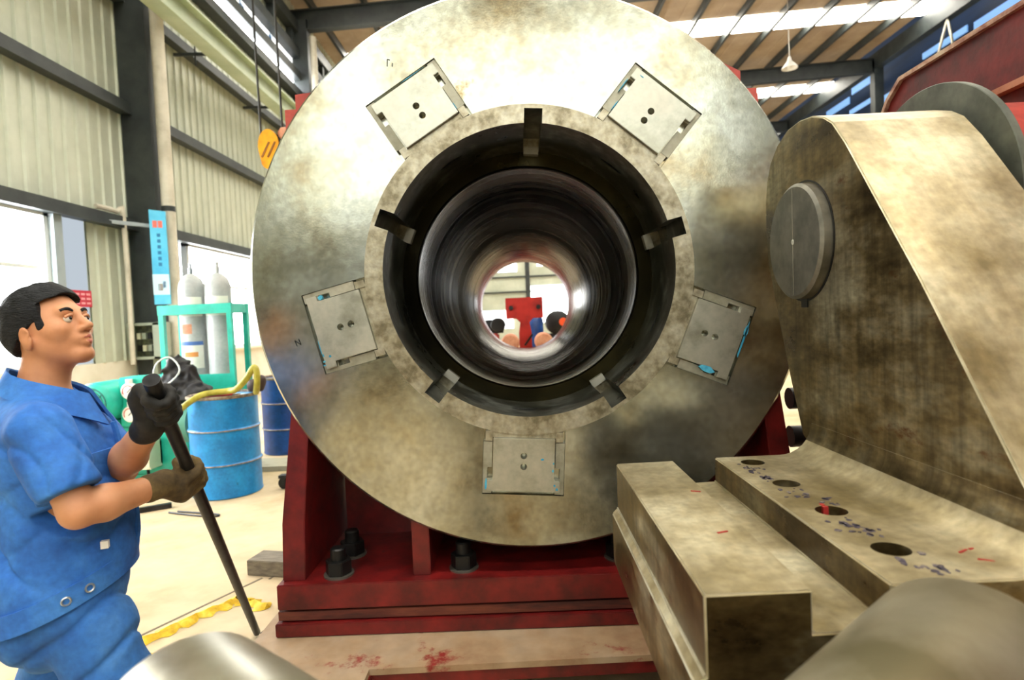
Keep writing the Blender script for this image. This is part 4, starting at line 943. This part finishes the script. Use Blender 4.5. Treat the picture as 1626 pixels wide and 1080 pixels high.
# lips
L_ = Field(np.array(hp_((.095, 0, -.06))) - .045, np.array(hp_((.095, 0, -.06))) + .045, .0022)
for pr_ in (sd_cone((.0935, -.019, -.0565), .0045, (.1005, 0, -.0535), .0068), sd_cone((.0935, .019, -.0565), .0045, (.1005, 0, -.0535), .0068),
            sd_cone((.0915, -.015, -.0675), .0052, (.0985, 0, -.0685), .0075), sd_cone((.0915, .015, -.0675), .0052, (.0985, 0, -.0685), .0075)): L_.add(hd(pr_), .003)
L_.sub(hd(sd_cone((.100, -.022, -.0615), .0014, (.106, .022, -.0615), .0014)), .002)
mlink('lips', L_.mesh('lips', M_lip))
# hair
H_ = Field(Hc - .17, Hc + np.array([.17, .17, .20]), .0036)
H_.add(hd(sd_ell((-.012, 0, .030), (.107, .087, .097))), .02).add(hd(sd_ell((.006, 0, .056), (.086, .077, .073))), .02).add(hd(sd_ell((-.03, 0, -.005), (.086, .080, .085))), .02)
def hairline(P):
    q = ((P - Hc) @ Ah) / Ah_s
    x_, y_, z_ = q[..., 0], q[..., 1], q[..., 2]
    front = (.066 + .012 * np.cos(y_ * 30)) - z_ + np.maximum(.03 - x_, 0) * 1.9
    side = np.maximum(-(z_ - (.004 - (.012 - x_) * .62)), -(z_ + .085))
    burn = np.maximum(np.abs(x_ - .034) - .009, -(z_ + .012))
    d1_ = np.maximum(front, -1) ; 
    keep = np.minimum(np.where(x_ > .03, front, 1.), np.where(x_ <= .03, side, 1.))
    keep = np.minimum(keep, np.where(np.abs(y_) > .05, burn, 1.))
    return keep * .7
H_.clip(hairline); H_.warp(wavy(31, 16, 60, 190, .0028, (1, 1, .5)))
mlink('hair', H_.mesh('hair', M_hair))

# jacket
J_ = Field((-.34, -.36, .58), (.36, .36, 1.42), .0062)
J_.add(sd_ell((-.025, 0, 1.11), (.145, .185, .19)), .03).add(sd_ell((.008, 0, .93), (.160, .180, .19)), .05).add(sd_ell((-.015, 0, .78), (.172, .204, .16)), .05)
J_.add(sd_cone((-.025, -.13, 1.222), .066, (-.025, .13, 1.222), .066), .04).add(sd_ell((-.065, 0, 1.18), (.11, .155, .13)), .04)
J_.add(sd_cone((-.045, 0, 1.24), .10, (-.04, 0, 1.27), .085), .03)
for s_, e_ in ((S_r, E_r), (S_l, E_l)):
    e2 = s_ + (e_ - s_) * .70
    J_.add(sd_cone(s_, .073, e2, .070), .03)
def crease(u, w=.28): return np.exp(-(np.sin(u) / w) ** 2) - .35
def folds(P):
    x_, y_, z_ = P[..., 0], P[..., 1], P[..., 2]
    w1 = crease(24 * (z_ + .6 * x_) + 2.2 * np.sin(9 * y_ + 4 * z_) + .6) * np.clip((1.08 - z_) / .12, 0, 1) * np.clip((z_ - .80) / .05, 0, 1)
    w2 = crease(20 * (z_ - .9 * x_) + 2.0 * np.sin(12 * y_) + 1.4) * np.exp(-((z_ - 1.02) / .13) ** 2)
    w3 = crease(26 * (x_ + .45 * z_) + 1.6 * np.sin(15 * y_ + 8 * z_)) * np.exp(-((z_ - 1.14) / .10) ** 2) * np.clip((np.abs(y_) - .08) / .05, 0, 1)
    return .012 * w1 + .009 * w2 + .009 * w3
J_.warp(folds); J_.warp(wavy(41, 10, 18, 42, .0045, (1, .6, 1.6)))
def hemf(P): return (.745 + .36 * P[..., 0]) - P[..., 2]
J_.clip(lambda P: np.where(np.abs(P[..., 1]) < .23, hemf(P), -1.))
for s_, e_ in ((S_r, E_r),):     # square sleeve ends
    d_ = (e_ - s_) / np.linalg.norm(e_ - s_); c_ = s_ + (e_ - s_) * .78
    J_.clip(lambda P, d_=d_, c_=c_, s_=s_: np.where(np.linalg.norm(P - c_, axis=-1) < .14, np.where((P - s_) @ d_ > .12, (P - c_) @ d_, -1.), -1.))
J_.sub(sd_cone((-.038, 0, 1.22), .066, (-.02, 0, 1.42), .080), .008)
J_.sub(sd_cone((.085, 0, 1.175), .012, (.02, 0, 1.36), .075), .01)
jk = mlink('jacket', J_.mesh('jacket', M_jacket))
# collar leaves
for sy in (-1, 1):
    b = MB(); vs = []
    ang = [R(a) for a in range(0, 166, 11)]
    for i, a in enumerate(ang):
        t = i / (len(ang) - 1); ca, sa = math.cos(PI - a), math.sin(PI - a) * sy
        cx_ = -.038 + .030 * t; ri = .074 + .016 * t; ro = .098 + .040 * t
        zt = 1.372 - .085 * t ** 1.2; zb = zt - .050 - .042 * t ** 2
        vs += [(cx_ + ri * ca, ri * sa, zt), (cx_ + ro * ca, ro * sa * .98, zb), (cx_ + (ro - .008) * ca, (ro - .008) * sa * .98, zb - .001), (cx_ + (ri - .006) * ca, (ri - .006) * sa, zt - .006)]
    n = len(ang); fs = [(4 * i + q, 4 * i + (q + 1) % 4, 4 * i + 4 + (q + 1) % 4, 4 * i + 4 + q) for i in range(n - 1) for q in range(4)] + [(0, 1, 2, 3), (4 * n - 1, 4 * n - 2, 4 * n - 3, 4 * n - 4)]
    b.add(vs, fs, True); mlink('collar', b.mesh('collar', M_jacket), jk)
# waistband, buttons, pocket flaps, placket
def hemring(z_off, grow, nm, m):
    b = MB(); vs = []; n = 56
    for i in range(n):
        a = 2 * PI * i / n; x_ = (.166 + grow) * math.cos(a) - .014; y_ = (.197 + grow) * math.sin(a); zc = .748 + .36 * x_ + z_off
        for dz, dg in ((-.03, 0), (-.03, .008), (.03, .008), (.03, 0)): vs.append((x_ + dg * math.cos(a), y_ + dg * math.sin(a), zc + dz))
    fs = [(4 * i + q, 4 * i + (q + 1) % 4, 4 * ((i + 1) % n) + (q + 1) % 4, 4 * ((i + 1) % n) + q) for i in range(n) for q in range(4)]
    b.add(vs, fs, True); return mlink(nm, b.mesh(nm, m), jk)
hemring(.012, .004, 'waistband', M_jacket)
for a in (R(-72), R(-56)):
    x_ = .172 * math.cos(a) - .014; y_ = .203 * math.sin(a); zc = .760 + .36 * x_
    b = MB(); nrm = Vector((math.cos(a) / .166, math.sin(a) / .188, 0)).normalized(); t_ = Vector((-nrm.y, nrm.x, 0))
    ctr = Vector((x_, y_, zc)) + nrm * .010
    ring = [ctr + (t_ * math.cos(q) + Vector((0, 0, 1)) * math.sin(q)) * .010 for q in [2 * PI * i / 16 for i in range(17)]]
    b.tube(ring, .0026, 6, 1); mlink('button', b.mesh('button', M_silver), jk)
for sy in (-1, 1):
    b = MB().prism([(-.045, 0), (.045, 0), (.045, -.035), (0, -.055), (-.045, -.035)], 'y', -.004, .004)
    c0 = Vector((.112, sy * .080, 1.13)); out_ = Vector((.9, sy * .42, 0)).normalized(); tt = Vector((-out_.y, out_.x, 0))
    b.v = [tuple(c0 + tt * v[0] + out_ * v[1] + Vector((0, 0, v[2])) - out_ * .004) for v in b.v]; mlink('pocket_flap', b.mesh('pocket_flap', M_jacket), jk)
b = MB().tube([(.128, -.01, 1.20), (.146, -.008, 1.10), (.166, -.008, .98), (.170, -.008, .88), (.158, -.008, .83)], .009, 6, 4); mlink('placket', b.mesh('placket', M_jacket), jk)
b = MB().box(-.008, .010, -.008, .008, -.008, .012); c0 = np.array((.118, -.138, .885)); b.v = [tuple(np.array(v) + c0) for v in b.v]; mlink('white_tissue', b.mesh('white_tissue', M_white), jk)

# trousers
T_ = Field((-.36, -.30, .03), (.36, .30, .88), .0066)
T_.add(sd_ell((-.01, 0, .76), (.150, .178, .12)), .03).add(sd_ell((-.055, 0, .68), (.125, .165, .15)), .04)
for h_, k_, a_ in ((hipR, knR, anR), (hipL, knL, anL)): T_.add(sd_cone((h_[0], h_[1] * .95, h_[2] - .04), .104, k_, .092), .03).add(sd_cone(k_, .090, a_, .072), .03)
T_.warp(lambda P: .012 * crease(22 * (P[..., 2] - .7 * P[..., 0]) + 2.0 * np.sin(10 * P[..., 1]), .3) * np.clip((P[..., 2] - .1) / .1, 0, 1)); T_.warp(wavy(51, 12, 18, 48, .008, (1, .6, 1.7))); T_.clip(lambda P: .07 - P[..., 2])
mlink('trousers', T_.mesh('trousers', M_trouser))
for a_ in (anR, anL):
    s_ = Field((a_[0] - .12, a_[1] - .08, 0), (a_[0] + .22, a_[1] + .08, .16), .006)
    s_.add(sd_cone((a_[0] - .04, a_[1], .045), .042, (a_[0] + .14, a_[1], .035), .040), .02).add(sd_cone((a_[0], a_[1], .06), .042, (a_[0], a_[1], .12), .042), .02)
    s_.clip(lambda P: .004 - P[..., 2]); mlink('shoe', s_.mesh('shoe', M_shoe))

# gloved hands wrapped round the bar
def grip(G, ax, wr, m, nm, side):
    ax = ax / np.linalg.norm(ax); into = G - wr; into = into - ax * (into @ ax); into /= np.linalg.norm(into)     # from wrist toward bar, across it
    sdv = np.cross(ax, into) * side
    pr_, fr_ = .019, .0125
    F = Field(G - .14, G + .14, .0036)
    palm0 = G - into * .030 - sdv * .022
    F.add(sd_cone(wr, .036, palm0 - into * .02, .034), .015)
    for o in (-.032, 0, .030): F.add(sd_cone(palm0 + ax * o - into * .02, .020, palm0 + ax * o * 1.1 + into * .022, .018), .012)
    for q, o in enumerate((-.036, -.0125, .0115, .034)):      # four fingers
        rr_ = pr_ + fr_ * .85; lens = (232, 250, 245, 215)[q]; pts = []
        for a in np.linspace(200, 200 - lens, 7):
            pts.append(G + ax * o + (into * math.cos(R(a - 100)) * -1 * 1 + 0) * 0 + (sdv * math.cos(R(a)) + into * math.sin(R(a))) * rr_)
        # start at the palm side (-sdv) and wrap over the far side (+into) to +sdv
        for u, v in zip(pts[:-1], pts[1:]): F.add(sd_cone(u, fr_, v, fr_ * .94), .005)
    th = [palm0 - ax * .036 - into * .012, G - ax * .050 - into * .022 + sdv * .004, G - ax * .056 - into * .012 + sdv * .028, G - ax * .046 + into * .012 + sdv * .034]
    for u, v, r_ in zip(th[:-1], th[1:], (.017, .0145, .013)): F.add(sd_cone(u, r_, v, r_ * .95), .006)
    cuff0 = wr + (wr - G) / np.linalg.norm(wr - G) * .045
    F.add(sd_cone(cuff0, .040, wr, .037), .012)
    F.warp(wavy(61, 8, 60, 140, .0016))
    mlink(nm, F.mesh(nm, m))
grip(G_l, aL, W_l, M_gloveb, 'glove', 1)
grip(G_r, aL, W_r, M_glovet, 'glove', -1)
